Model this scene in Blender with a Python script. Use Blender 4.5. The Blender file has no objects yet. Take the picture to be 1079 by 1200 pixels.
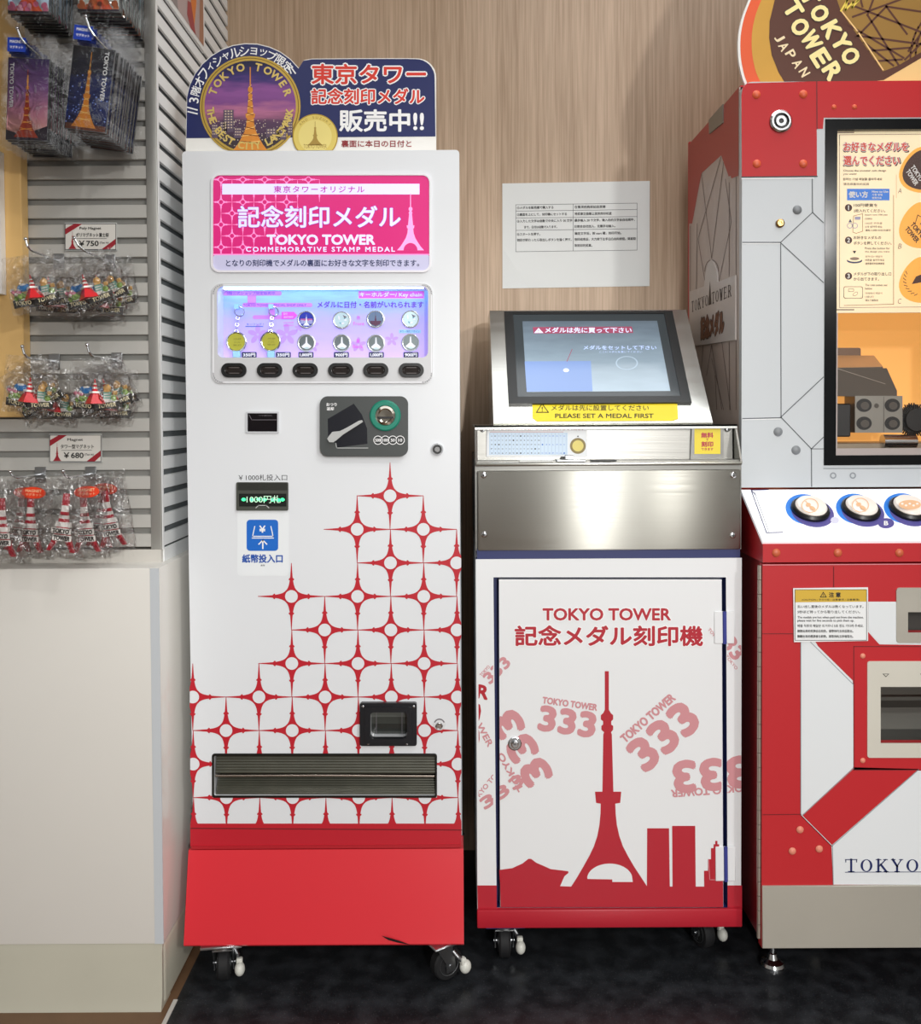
import bpy, bmesh, math, random
from mathutils import Vector, Matrix, noise
random.seed(11)
SC = bpy.context.scene
C = SC.collection
PI = math.pi
R = math.radians

# ------------------------------------------------------------------ camera
CAM = Vector((0.0, 0.0, 1.25))
F_PX, CX, CY = 1080.0, 540.0, 513.0          # focal length and principal point for the 1079 x 1200 frame
ROT = Matrix.Rotation(R(90 - 1.4), 3, 'X') @ Matrix.Rotation(R(-0.3), 3, 'Z')
cd = bpy.data.cameras.new('camera')
cam = bpy.data.objects.new('camera', cd)
C.objects.link(cam)
cam.location = CAM
cam.rotation_euler = ROT.to_euler()
cd.sensor_fit = 'AUTO'
cd.sensor_width = 36.0
cd.lens = F_PX / 1200.0 * 36.0
cd.shift_x = (539.5 - CX) / 1200.0
cd.shift_y = -(600.0 - CY) / 1200.0
cd.clip_start = 0.05
cd.clip_end = 50
SC.camera = cam

# ------------------------------------------------------------------ world, lights, exposure
W = bpy.data.worlds.new('world')
SC.world = W
W.use_nodes = True
W.node_tree.nodes['Background'].inputs[0].default_value = (0.9, 0.95, 1.0, 1)
W.node_tree.nodes['Background'].inputs[1].default_value = 0.02
SC.view_settings.view_transform = 'Standard'
SC.view_settings.look = 'None'
SC.view_settings.gamma = 1.0
SC.view_settings.use_curve_mapping = False
SC.view_settings.exposure = 0.12
SC.cycles.use_denoising = True
SC.cycles.transparent_max_bounces = 32
SC.cycles.max_bounces = 8

def light(name, typ, loc, target, energy, color=(1, 1, 1), size=0.1, size_y=None, cone=None, blend=0.3):
    ld = bpy.data.lights.new(name, typ)
    ld.energy = energy
    ld.color = color
    if typ == 'AREA':
        ld.size = size
        if size_y:
            ld.shape = 'RECTANGLE'
            ld.size_y = size_y
    else:
        ld.shadow_soft_size = size
    if typ == 'SPOT':
        ld.spot_size = R(cone)
        ld.spot_blend = blend
    o = bpy.data.objects.new(name, ld)
    C.objects.link(o)
    o.location = loc
    d = Vector(target) - Vector(loc)
    o.rotation_euler = d.to_track_quat('-Z', 'Y').to_euler()
    return o

COOL = (0.96, 0.985, 1.0)
light('ceiling_panel_light', 'AREA', (0.69, 0.35, 2.86), (0.69, 0.35, 0), 4.5, COOL, 0.06, 1.3)
light('ceiling_panel_light', 'AREA', (0.5, 0.35, 2.86), (0.5, 0.35, 0), 3.5, COOL, 0.03, 1.3)
light('ceiling_panel_light', 'AREA', (0.1, -1.5, 2.86), (0.1, -1.5, 0), 37, COOL, 3.4, 2.4)
light('ceiling_panel_light', 'AREA', (0.8, 1.75, 2.86), (0.8, 1.75, 0), 10, COOL, 1.5, 0.7)
light('rear_fill_light', 'AREA', (1.35, -3.6, 0.75), (1.35, 0, 0.75), 15, COOL, 2.2, 1.1)  # added fill behind the camera for the machine fronts, no real window
light('track_or_fill_spot', 'SPOT', (2.05, -1.55, 2.35), (-0.5, 2.1, 1.0), 150, (1.0, 0.985, 0.96), 0.1, cone=62, blend=0.5)
light('low_fill_spot', 'SPOT', (0.8, -2.7, 1.8), (-0.05, 2.0, 0.15), 340, (1.0, 0.99, 0.97), 0.05, cone=46, blend=0.8)  # added fill aimed low to brighten the bottom of the machines
light('track_or_fill_spot', 'SPOT', (1.0, 0.55, 2.75), (-0.68, 2.2, 1.35), 34, (1.0, 0.99, 0.97), 0.03, cone=44, blend=0.7)  # added fill spot to brighten the side slats
light('downlight', 'SPOT', (-0.62, 1.02, 2.82), (-0.1, 2.0, 1.0), 8, (1.0, 0.98, 0.95), 0.03, cone=80, blend=0.6)
light('downlight', 'SPOT', (0.95, 0.9, 2.82), (1.0, 2.0, 1.0), 8, (1.0, 0.98, 0.95), 0.03, cone=80, blend=0.6)

# ------------------------------------------------------------------ materials
def lin(h):
    h = h.lstrip('#')
    out = []
    for i in (0, 2, 4):
        c = int(h[i:i + 2], 16) / 255
        out.append(c / 12.92 if c <= 0.04045 else ((c + 0.055) / 1.055) ** 2.4)
    return (out[0], out[1], out[2], 1.0)

MATS = {}
def M(name, hexc='#ffffff', rough=0.5, metal=0.0, emit=0.0, coat=0.0, spec=0.5, var=0.0, vscale=6.0, bump=0.0, bscale=60.0):
    if name in MATS:
        return MATS[name]
    m = bpy.data.materials.new(name)
    m.use_nodes = True
    nt = m.node_tree
    b = nt.nodes['Principled BSDF']
    col = lin(hexc)
    b.inputs['Base Color'].default_value = col
    b.inputs['Roughness'].default_value = rough
    b.inputs['Metallic'].default_value = metal
    b.inputs['Coat Weight'].default_value = coat
    b.inputs['Specular IOR Level'].default_value = spec
    if emit:
        b.inputs['Emission Color'].default_value = col
        b.inputs['Emission Strength'].default_value = emit
    if var or bump:
        tc = nt.nodes.new('ShaderNodeTexCoord')
    if var:
        n = nt.nodes.new('ShaderNodeTexNoise')
        n.inputs['Scale'].default_value = vscale
        n.inputs['Detail'].default_value = 5
        nt.links.new(tc.outputs['Object'], n.inputs['Vector'])
        mx = nt.nodes.new('ShaderNodeMix')
        mx.data_type = 'RGBA'
        mx.inputs[6].default_value = tuple(c * (1 - var) for c in col[:3]) + (1,)
        mx.inputs[7].default_value = tuple(min(1, c * (1 + var)) for c in col[:3]) + (1,)
        nt.links.new(n.outputs['Fac'], mx.inputs[0])
        nt.links.new(mx.outputs[2], b.inputs['Base Color'])
    if bump:
        n2 = nt.nodes.new('ShaderNodeTexNoise')
        n2.inputs['Scale'].default_value = bscale
        nt.links.new(tc.outputs['Object'], n2.inputs['Vector'])
        bp = nt.nodes.new('ShaderNodeBump')
        bp.inputs['Strength'].default_value = bump
        bp.inputs['Distance'].default_value = 0.002
        nt.links.new(n2.outputs['Fac'], bp.inputs['Height'])
        nt.links.new(bp.outputs['Normal'], b.inputs['Normal'])
    MATS[name] = m
    return m

def brushed(name, hexc, rough, horiz=True, scale=400, streak=0.25, aniso=0.0):
    """Brushed steel: fine streak lines running one way."""
    m = M(name, hexc, rough, 1.0)
    nt = m.node_tree
    b = nt.nodes['Principled BSDF']
    tc = nt.nodes.new('ShaderNodeTexCoord')
    mp = nt.nodes.new('ShaderNodeMapping')
    mp.inputs['Scale'].default_value = (2, 2, scale) if horiz else (scale, 2, 2)
    n = nt.nodes.new('ShaderNodeTexNoise')
    n.inputs['Scale'].default_value = 1.0
    n.inputs['Detail'].default_value = 3
    nt.links.new(tc.outputs['Object'], mp.inputs['Vector'])
    nt.links.new(mp.outputs['Vector'], n.inputs['Vector'])
    bp = nt.nodes.new('ShaderNodeBump')
    bp.inputs['Strength'].default_value = streak
    bp.inputs['Distance'].default_value = 0.001
    nt.links.new(n.outputs['Fac'], bp.inputs['Height'])
    nt.links.new(bp.outputs['Normal'], b.inputs['Normal'])
    if aniso:
        tg = nt.nodes.new('ShaderNodeTangent')
        tg.direction_type = 'UV_MAP'
        tg.uv_map = 'brush_direction'
        b.inputs['Anisotropic'].default_value = aniso
        b.inputs['Anisotropic Rotation'].default_value = 0.25
        nt.links.new(tg.outputs[0], b.inputs['Tangent'])
    mr = nt.nodes.new('ShaderNodeMapRange')
    mr.inputs[3].default_value = rough * 0.75
    mr.inputs[4].default_value = rough * 1.3
    nt.links.new(n.outputs['Fac'], mr.inputs[0])
    nt.links.new(mr.outputs[0], b.inputs['Roughness'])
    return m

def ramp(name, stops, axis=2, a=0.0, b_=1.0, rough=0.3, emit=0.0, speck=None):
    """A printed picture whose colours change along one object axis; speck adds city lights below a height."""
    m = M(name, '#808080', rough)
    nt = m.node_tree
    bs = nt.nodes['Principled BSDF']
    tc = nt.nodes.new('ShaderNodeTexCoord')
    sx = nt.nodes.new('ShaderNodeSeparateXYZ')
    nt.links.new(tc.outputs['Object'], sx.inputs[0])
    mr = nt.nodes.new('ShaderNodeMapRange')
    mr.inputs[1].default_value = a
    mr.inputs[2].default_value = b_
    nt.links.new(sx.outputs[axis], mr.inputs[0])
    n = nt.nodes.new('ShaderNodeTexNoise')
    n.inputs['Scale'].default_value = 14
    mpn = nt.nodes.new('ShaderNodeMapping')
    mpn.inputs['Scale'].default_value = (1, 1, 5)
    nt.links.new(tc.outputs['Object'], mpn.inputs[0])
    nt.links.new(mpn.outputs[0], n.inputs['Vector'])
    ma = nt.nodes.new('ShaderNodeMath')
    ma.operation = 'MULTIPLY_ADD'
    ma.inputs[1].default_value = 0.25
    nt.links.new(n.outputs['Fac'], ma.inputs[0])
    ms = nt.nodes.new('ShaderNodeMath')
    ms.operation = 'SUBTRACT'
    ms.inputs[1].default_value = 0.125
    nt.links.new(mr.outputs[0], ms.inputs[0])
    nt.links.new(ms.outputs[0], ma.inputs[2])
    cr = nt.nodes.new('ShaderNodeValToRGB')
    els = cr.color_ramp.elements
    while len(els) < len(stops):
        els.new(0.5)
    for e, (p, h) in zip(els, stops):
        e.position = p
        e.color = lin(h)
    nt.links.new(ma.outputs[0], cr.inputs[0])
    out = cr.outputs[0]
    if speck:
        lim, sc, h = speck
        v = nt.nodes.new('ShaderNodeTexVoronoi')
        v.inputs['Scale'].default_value = sc
        nt.links.new(tc.outputs['Object'], v.inputs['Vector'])
        lt = nt.nodes.new('ShaderNodeMath')
        lt.operation = 'LESS_THAN'
        lt.inputs[1].default_value = 0.3
        nt.links.new(v.outputs['Distance'], lt.inputs[0])
        sep = nt.nodes.new('ShaderNodeSeparateColor')
        nt.links.new(v.outputs['Color'], sep.inputs[0])
        gt = nt.nodes.new('ShaderNodeMath')
        gt.operation = 'GREATER_THAN'
        gt.inputs[1].default_value = 0.6
        nt.links.new(sep.outputs[0], gt.inputs[0])
        l2 = nt.nodes.new('ShaderNodeMath')
        l2.operation = 'LESS_THAN'
        l2.inputs[1].default_value = lim
        nt.links.new(mr.outputs[0], l2.inputs[0])
        p1 = nt.nodes.new('ShaderNodeMath')
        p1.operation = 'MULTIPLY'
        nt.links.new(lt.outputs[0], p1.inputs[0])
        nt.links.new(gt.outputs[0], p1.inputs[1])
        p2 = nt.nodes.new('ShaderNodeMath')
        p2.operation = 'MULTIPLY'
        nt.links.new(p1.outputs[0], p2.inputs[0])
        nt.links.new(l2.outputs[0], p2.inputs[1])
        mx = nt.nodes.new('ShaderNodeMix')
        mx.data_type = 'RGBA'
        mx.inputs[7].default_value = lin(h)
        nt.links.new(p2.outputs[0], mx.inputs[0])
        nt.links.new(out, mx.inputs[6])
        out = mx.outputs[2]
    nt.links.new(out, bs.inputs['Base Color'])
    if emit:
        nt.links.new(out, bs.inputs['Emission Color'])
        bs.inputs['Emission Strength'].default_value = emit
    return m

def film(name, fac=0.10, rough=0.08, bump=0.6, bscale=25, tint='#ffffff'):
    """Thin clear plastic or glass: mostly see-through with Fresnel gloss."""
    m = bpy.data.materials.new(name)
    m.use_nodes = True
    nt = m.node_tree
    nt.nodes.remove(nt.nodes['Principled BSDF'])
    tr = nt.nodes.new('ShaderNodeBsdfTransparent')
    tr.inputs[0].default_value = lin(tint)
    gl = nt.nodes.new('ShaderNodeBsdfGlossy')
    gl.inputs['Roughness'].default_value = rough
    fr = nt.nodes.new('ShaderNodeFresnel')
    fr.inputs[0].default_value = 1.45
    ad = nt.nodes.new('ShaderNodeMath')
    ad.operation = 'ADD'
    ad.use_clamp = True
    ad.inputs[1].default_value = fac
    nt.links.new(fr.outputs[0], ad.inputs[0])
    mx = nt.nodes.new('ShaderNodeMixShader')
    nt.links.new(ad.outputs[0], mx.inputs[0])
    nt.links.new(tr.outputs[0], mx.inputs[1])
    nt.links.new(gl.outputs[0], mx.inputs[2])
    if bump:
        tc = nt.nodes.new('ShaderNodeTexCoord')
        n = nt.nodes.new('ShaderNodeTexNoise')
        n.inputs['Scale'].default_value = bscale
        n.inputs['Detail'].default_value = 3
        n.inputs['Distortion'].default_value = 1.5
        nt.links.new(tc.outputs['Object'], n.inputs['Vector'])
        bp = nt.nodes.new('ShaderNodeBump')
        bp.inputs['Strength'].default_value = bump
        bp.inputs['Distance'].default_value = 0.02
        nt.links.new(n.outputs['Fac'], bp.inputs['Height'])
        nt.links.new(bp.outputs['Normal'], gl.inputs['Normal'])
        nt.links.new(bp.outputs['Normal'], fr.inputs['Normal'])
    nt.links.new(mx.outputs[0], nt.nodes['Material Output'].inputs[0])
    MATS[name] = m
    return m

# ------------------------------------------------------------------ mesh builder
WORLD = {}
def worldloc(o):
    return WORLD.get(o.name, Vector((0, 0, 0))) if o else Vector((0, 0, 0))

class MB:
    def __init__(s):
        s.v, s.f, s.m, s.mats = [], [], [], []
    def mi(s, mat):
        if mat not in s.mats:
            s.mats.append(mat)
        return s.mats.index(mat)
    def add(s, vs, fs, mat):
        b = len(s.v)
        i = s.mi(mat)
        s.v += [Vector(p) for p in vs]
        s.f += [tuple(b + k for k in f) for f in fs]
        s.m += [i] * len(fs)
    def poly(s, pts, mat):
        s.add(pts, [tuple(range(len(pts)))], mat)
    def box(s, x0, x1, y0, y1, z0, z1, mat, bev=0.0, seg=2):
        vs = [(x, y, z) for z in (z0, z1) for y in (y0, y1) for x in (x0, x1)]
        fs = [(0, 2, 3, 1), (4, 5, 7, 6), (0, 1, 5, 4), (2, 6, 7, 3), (0, 4, 6, 2), (1, 3, 7, 5)]
        if not bev:
            s.add(vs, fs, mat)
            return
        s.bevel(vs, fs, mat, bev, seg)
    def bevel(s, vs, fs, mat, bev, seg=2):
        bm = bmesh.new()
        bv = [bm.verts.new(v) for v in vs]
        for f in fs:
            bm.faces.new([bv[i] for i in f])
        bm.normal_update()
        bmesh.ops.recalc_face_normals(bm, faces=bm.faces)
        bmesh.ops.bevel(bm, geom=list(bm.edges), offset=bev, segments=seg, affect='EDGES', profile=0.5)
        bm.verts.index_update()
        s.add([v.co.copy() for v in bm.verts], [[v.index for v in f.verts] for f in bm.faces], mat)
        bm.free()
    def prism(s, pts, vec, mat, side=None, back=True):
        n = len(pts)
        vec = Vector(vec)
        p = [Vector(q) for q in pts]
        s.add(p, [tuple(range(n))], mat)
        if back:
            s.add([q + vec for q in p], [tuple(reversed(range(n)))], side or mat)
        s.add(p + [q + vec for q in p], [(i, (i + 1) % n, n + (i + 1) % n, n + i) for i in range(n)], side or mat)
    def plate(s, outer, holes, vec, mat, side=None):
        vec = Vector(vec)
        bm = bmesh.new()
        for loop in [outer] + holes:
            vv = [bm.verts.new(p) for p in loop]
            for i in range(len(vv)):
                bm.edges.new((vv[i], vv[(i + 1) % len(vv)]))
        bmesh.ops.triangle_fill(bm, use_beauty=True, edges=list(bm.edges))
        bm.verts.index_update()
        vs = [v.co.copy() for v in bm.verts]
        fs = [[v.index for v in f.verts] for f in bm.faces]
        bm.free()
        s.add(vs, fs, mat)
        s.add([v + vec for v in vs], fs, side or mat)
        for loop in [outer] + holes:
            n = len(loop)
            p = [Vector(q) for q in loop]
            s.add(p + [q + vec for q in p], [(i, (i + 1) % n, n + (i + 1) % n, n + i) for i in range(n)], side or mat)
    def lathe(s, org, axis, prof, mat, n=28, mats=None):
        org, ax = Vector(org), Vector(axis).normalized()
        t = Vector((0, 0, 1)) if abs(ax.z) < 0.9 else Vector((1, 0, 0))
        u = ax.cross(t).normalized()
        w = ax.cross(u)
        rings = []
        for r, h in prof:
            rings.append([org + ax * h + (u * math.cos(2 * PI * k / n) + w * math.sin(2 * PI * k / n)) * r for k in range(n)])
        for i in range(len(prof) - 1):
            a, b = rings[i], rings[i + 1]
            mm = mats[i] if mats else mat
            s.add(a + b, [(k, (k + 1) % n, n + (k + 1) % n, n + k) for k in range(n)], mm)
        if prof[0][0] > 1e-6:
            s.poly(rings[0], mats[0] if mats else mat)
        if prof[-1][0] > 1e-6:
            s.poly(rings[-1], mats[-1] if mats else mat)
    def cyl(s, p0, p1, r, mat, n=20, r2=None):
        p0, p1 = Vector(p0), Vector(p1)
        L = (p1 - p0).length
        s.lathe(p0, p1 - p0, [(r, 0), (r if r2 is None else r2, L)], mat, n)
    def tube(s, pts, r, mat, n=8):
        pts = [Vector(p) for p in pts]
        rings = []
        pu = None
        for i, p in enumerate(pts):
            d = (pts[min(i + 1, len(pts) - 1)] - pts[max(i - 1, 0)]).normalized()
            t = Vector((0, 0, 1)) if abs(d.z) < 0.9 else Vector((1, 0, 0))
            u = d.cross(t).normalized() if pu is None else (pu - d * pu.dot(d)).normalized()
            pu = u
            w = d.cross(u)
            rings.append([p + (u * math.cos(2 * PI * k / n) + w * math.sin(2 * PI * k / n)) * r for k in range(n)])
        for a, b in zip(rings, rings[1:]):
            s.add(a + b, [(k, (k + 1) % n, n + (k + 1) % n, n + k) for k in range(n)], mat)
        s.poly(rings[0], mat)
        s.poly(rings[-1], mat)
    def ball(s, c, r, mat, sx=1, sy=1, sz=1, n=14, m=9, wob=0.0):
        c = Vector(c)
        vs, fs = [], []
        for i in range(m + 1):
            th = PI * i / m
            for k in range(n):
                ph = 2 * PI * k / n
                d = Vector((math.sin(th) * math.cos(ph) * sx, math.sin(th) * math.sin(ph) * sy, math.cos(th) * sz))
                rr = r * (1 + wob * noise.noise(d * 2.3 + c * 40)) if wob else r
                vs.append(c + d * rr)
        for i in range(m):
            for k in range(n):
                fs.append((i * n + k, i * n + (k + 1) % n, (i + 1) * n + (k + 1) % n, (i + 1) * n + k))
        s.add(vs, fs, mat)
    def torus(s, c, axis, R0, r, mat, n=28, m=10):
        c, ax = Vector(c), Vector(axis).normalized()
        t = Vector((0, 0, 1)) if abs(ax.z) < 0.9 else Vector((1, 0, 0))
        u = ax.cross(t).normalized()
        w = ax.cross(u)
        vs, fs = [], []
        for i in range(n):
            d = u * math.cos(2 * PI * i / n) + w * math.sin(2 * PI * i / n)
            for k in range(m):
                a = 2 * PI * k / m
                vs.append(c + d * (R0 + r * math.cos(a)) + ax * (r * math.sin(a)))
        for i in range(n):
            for k in range(m):
                fs.append((i * m + k, ((i + 1) % n) * m + k, ((i + 1) % n) * m + (k + 1) % m, i * m + (k + 1) % m))
        s.add(vs, fs, mat)
    def build(s, name, parent=None, smooth=True, uv=False):
        me = bpy.data.meshes.new(name)
        off = worldloc(parent)
        me.from_pydata([v - off for v in s.v], [], s.f)
        for m in s.mats:
            me.materials.append(m)
        me.polygons.foreach_set('material_index', s.m)
        if smooth:
            me.polygons.foreach_set('use_smooth', [True] * len(s.f))
            me.set_sharp_from_angle(angle=R(38))
        if uv:
            ul = me.uv_layers.new(name='brush_direction')
            for lp in me.loops:
                c = me.vertices[lp.vertex_index].co
                ul.data[lp.index].uv = (c.x, c.z)
        me.update()
        o = bpy.data.objects.new(name, me)
        C.objects.link(o)
        if parent:
            o.parent = parent
        WORLD[o.name] = off.copy()
        return o

def thing(name, label, cat, loc=(0, 0, 0), group=None):
    o = bpy.data.objects.new(name, None)
    C.objects.link(o)
    o.location = loc
    o.empty_display_size = 0.05
    WORLD[o.name] = Vector(loc)
    return tag(o, label, cat, group)

def tag(o, label, cat, group=None):
    o['label'] = label
    o['category'] = cat
    if group:
        o['group'] = group
    return o

def structure(name, mb, smooth=False):
    o = mb.build(name, None, smooth)
    o['kind'] = 'structure'
    return o

def copy_tree(o, parent=None):
    c = o.copy()
    C.objects.link(c)
    c.parent = parent
    for ch in list(o.children):
        copy_tree(ch, c)
    return c

# ------------------------------------------------------------------ measuring: photo point -> point on a real surface
def ray(x, y):
    return ROT @ Vector(((x - CX) / F_PX, -(y - CY) / F_PX, -1.0))

class Plane:
    def __init__(s, p, n):
        s.p, s.n = Vector(p), Vector(n).normalized()
    def __call__(s, x, y, l=0.0):
        d = ray(x, y)
        t = (s.p - CAM).dot(s.n) / d.dot(s.n)
        return CAM + d * t + s.n * l

def FR(Y):
    return Plane((0, Y, 0), (0, -1, 0))
def P(x, y, Y):
    return FR(Y)(x, y)

# ------------------------------------------------------------------ lettering and flat print
def clip_poly(pts, x0, y0, x1, y1):
    def cut(pts, f, g):
        out = []
        for i in range(len(pts)):
            a, b = pts[i], pts[(i + 1) % len(pts)]
            ia, ib = f(a) >= 0, f(b) >= 0
            if ia:
                out.append(a)
            if ia != ib:
                t = f(a) / (f(a) - f(b))
                out.append((a[0] + (b[0] - a[0]) * t, a[1] + (b[1] - a[1]) * t))
        return out
    for f in (lambda p: p[0] - x0, lambda p: x1 - p[0], lambda p: p[1] - y0, lambda p: y1 - p[1]):
        if len(pts) < 3:
            return []
        pts = cut(pts, f, None)
    return pts if len(pts) >= 3 else []

_G = {}
def glyphs(t, off=0.0, sp=1.0, shear=0.0, res=3):
    k = (t, off, sp, shear, res)
    if k not in _G:
        c = bpy.data.curves.new('lettering', 'FONT')
        c.body = t
        c.offset = off
        c.space_character = sp
        c.shear = shear
        c.resolution_u = res
        o = bpy.data.objects.new('lettering', c)
        me = o.to_mesh()
        vs = [(v.co.x, v.co.y) for v in me.vertices]
        fs = [tuple(p.vertices) for p in me.polygons]
        o.to_mesh_clear()
        bpy.data.objects.remove(o)
        bpy.data.curves.remove(c)
        _G[k] = (vs, fs)
    return _G[k]

class D:
    """Flat print on a surface. fn(x, y, lift) gives the surface point; up = -1 when y runs downwards."""
    def __init__(s, mb, fn, up=-1, l0=0.0004, dl=0.00025):
        s.mb, s.fn, s.up, s.l0, s.dl = mb, fn, up, l0, dl
    def L(s, k):
        return s.l0 + s.dl * k
    def poly(s, pts, mat, k=0):
        s.mb.poly([s.fn(x, y, s.L(k)) for x, y in pts], mat)
    def polyh(s, outer, holes, mat, k=0):
        bm = bmesh.new()
        for loop in [outer] + holes:
            vv = [bm.verts.new((x, y, 0)) for x, y in loop]
            for i in range(len(vv)):
                bm.edges.new((vv[i], vv[(i + 1) % len(vv)]))
        bmesh.ops.triangle_fill(bm, use_beauty=True, edges=list(bm.edges))
        bm.verts.index_update()
        s.mb.add([s.fn(v.co.x, v.co.y, s.L(k)) for v in bm.verts], [[v.index for v in f.verts] for f in bm.faces], mat)
        bm.free()
    def rrpts(s, x0, y0, x1, y1, r, n=6):
        x0, x1 = min(x0, x1), max(x0, x1)
        y0, y1 = min(y0, y1), max(y0, y1)
        if r <= 0:
            return [(x0, y0), (x1, y0), (x1, y1), (x0, y1)]
        pts = []
        for cx, cy, a in ((x1 - r, y0 + r, -90), (x1 - r, y1 - r, 0), (x0 + r, y1 - r, 90), (x0 + r, y0 + r, 180)):
            for i in range(n + 1):
                t = R(a + 90 * i / n)
                pts.append((cx + r * math.cos(t), cy + r * math.sin(t)))
        return pts
    def rect(s, x0, y0, x1, y1, mat, k=0, r=0):
        s.poly(s.rrpts(x0, y0, x1, y1, r), mat, k)
    def circ(s, cx, cy, r, mat, k=0, ry=None, n=32, rot=0):
        ry = ry or r
        c, q = math.cos(R(rot)), math.sin(R(rot))
        pts = []
        for i in range(n):
            a, b = r * math.cos(2 * PI * i / n), ry * math.sin(2 * PI * i / n)
            pts.append((cx + a * c - b * q, cy + a * q + b * c))
        s.poly(pts, mat, k)
    def ring(s, cx, cy, r0, r1, mat, k=0, a0=0, a1=360, n=40, ky=1.0):
        full = abs(a1 - a0) >= 359.9
        a = [R(a0 + (a1 - a0) * i / n) for i in range(n + 1)]
        for i in range(n):
            q = [(cx + rr * math.cos(t), cy + ky * rr * math.sin(t)) for rr, t in ((r0, a[i]), (r1, a[i]), (r1, a[i + 1]), (r0, a[i + 1]))]
            s.poly(q, mat, k)
    def line(s, pts, w, mat, k=0, closed=False):
        q = list(pts) + ([pts[0]] if closed else [])
        for (xa, ya), (xb, yb) in zip(q, q[1:]):
            l = math.hypot(xb - xa, yb - ya)
            if l < 1e-9:
                continue
            nx, ny = -(yb - ya) / l * w / 2, (xb - xa) / l * w / 2
            ex, ey = (xb - xa) / l * w / 2, (yb - ya) / l * w / 2
            s.poly([(xa + nx - ex, ya + ny - ey), (xb + nx + ex, yb + ny + ey), (xb - nx + ex, yb - ny + ey), (xa - nx - ex, ya - ny - ey)], mat, k)
    def frame(s, x0, y0, x1, y1, w, mat, k=0, r=0):
        s.line(s.rrpts(x0, y0, x1, y1, r), w, mat, k, True)
    def text(s, t, cx, cy, w, h, mat, k=1, bold=0.0, rot=0, sp=1.0, out=None, outw=0.06, off=0.0, res=3, shear=0.0, slant=0.0, flip=False, clip=None):
        """Fit the ink of t into w x h centred at cx, cy (None keeps the natural width or height)."""
        vs, fs = glyphs(t, off, sp, shear, res)
        xs, ys = [v[0] for v in vs], [v[1] for v in vs]
        bx, by, bw, bh = min(xs), min(ys), max(xs) - min(xs), max(ys) - min(ys)
        if w is None:
            w = h * bw / bh
        if h is None:
            h = w * bh / bw
        c, q = math.cos(R(rot)), math.sin(R(rot))
        def put(mat, k, rad):
            shifts = [(0, 0)]
            if rad:
                ns = 8 if rad > h * .021 else 4
                shifts = [(rad * math.cos(2 * PI * i / ns), rad * math.sin(2 * PI * i / ns)) for i in range(ns)] + shifts
            for i, (dx, dy) in enumerate(shifts):
                pts, pxy = [], []
                for x, y in vs:
                    u = ((x - bx) / bw - 0.5) * w + dx
                    v = ((y - by) / bh - 0.5) * h + dy
                    v += u * slant
                    if flip:
                        u, v = -u, -v
                    u, v = u * c - v * q, u * q + v * c
                    pxy.append((cx + u, cy + s.up * v))
                if clip:
                    for f in fs:
                        q_ = clip_poly([pxy[j] for j in f], *clip)
                        if q_:
                            s.mb.poly([s.fn(x, y, s.L(k) + i * 0.000004) for x, y in q_], mat)
                    continue
                s.mb.add([s.fn(x, y, s.L(k) + i * 0.000004) for x, y in pxy], fs, mat)
        if out is not None:
            put(out, k - 0.5, h * (bold + outw))
        put(mat, k, h * bold)
    def arc(s, t, cx, cy, rad, a0, a1, h, mat, k=1, bold=0.0, inward=False, wch=None):
        """Letters one by one along an arc; angles in degrees, counter-clockwise with y up."""
        n = len(t)
        for i, ch in enumerate(t):
            if ch == ' ':
                continue
            a = a0 + (a1 - a0) * (i / max(1, n - 1))
            x, y = cx + rad * math.cos(R(a)), cy + s.up * rad * math.sin(R(a))
            ww = wch if wch else None
            if ch in 'Iー1!/\\':
                ww = None
            s.text(ch, x, y, ww, h, mat, k, bold, rot=(a + 90 if inward else a - 90))

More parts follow.
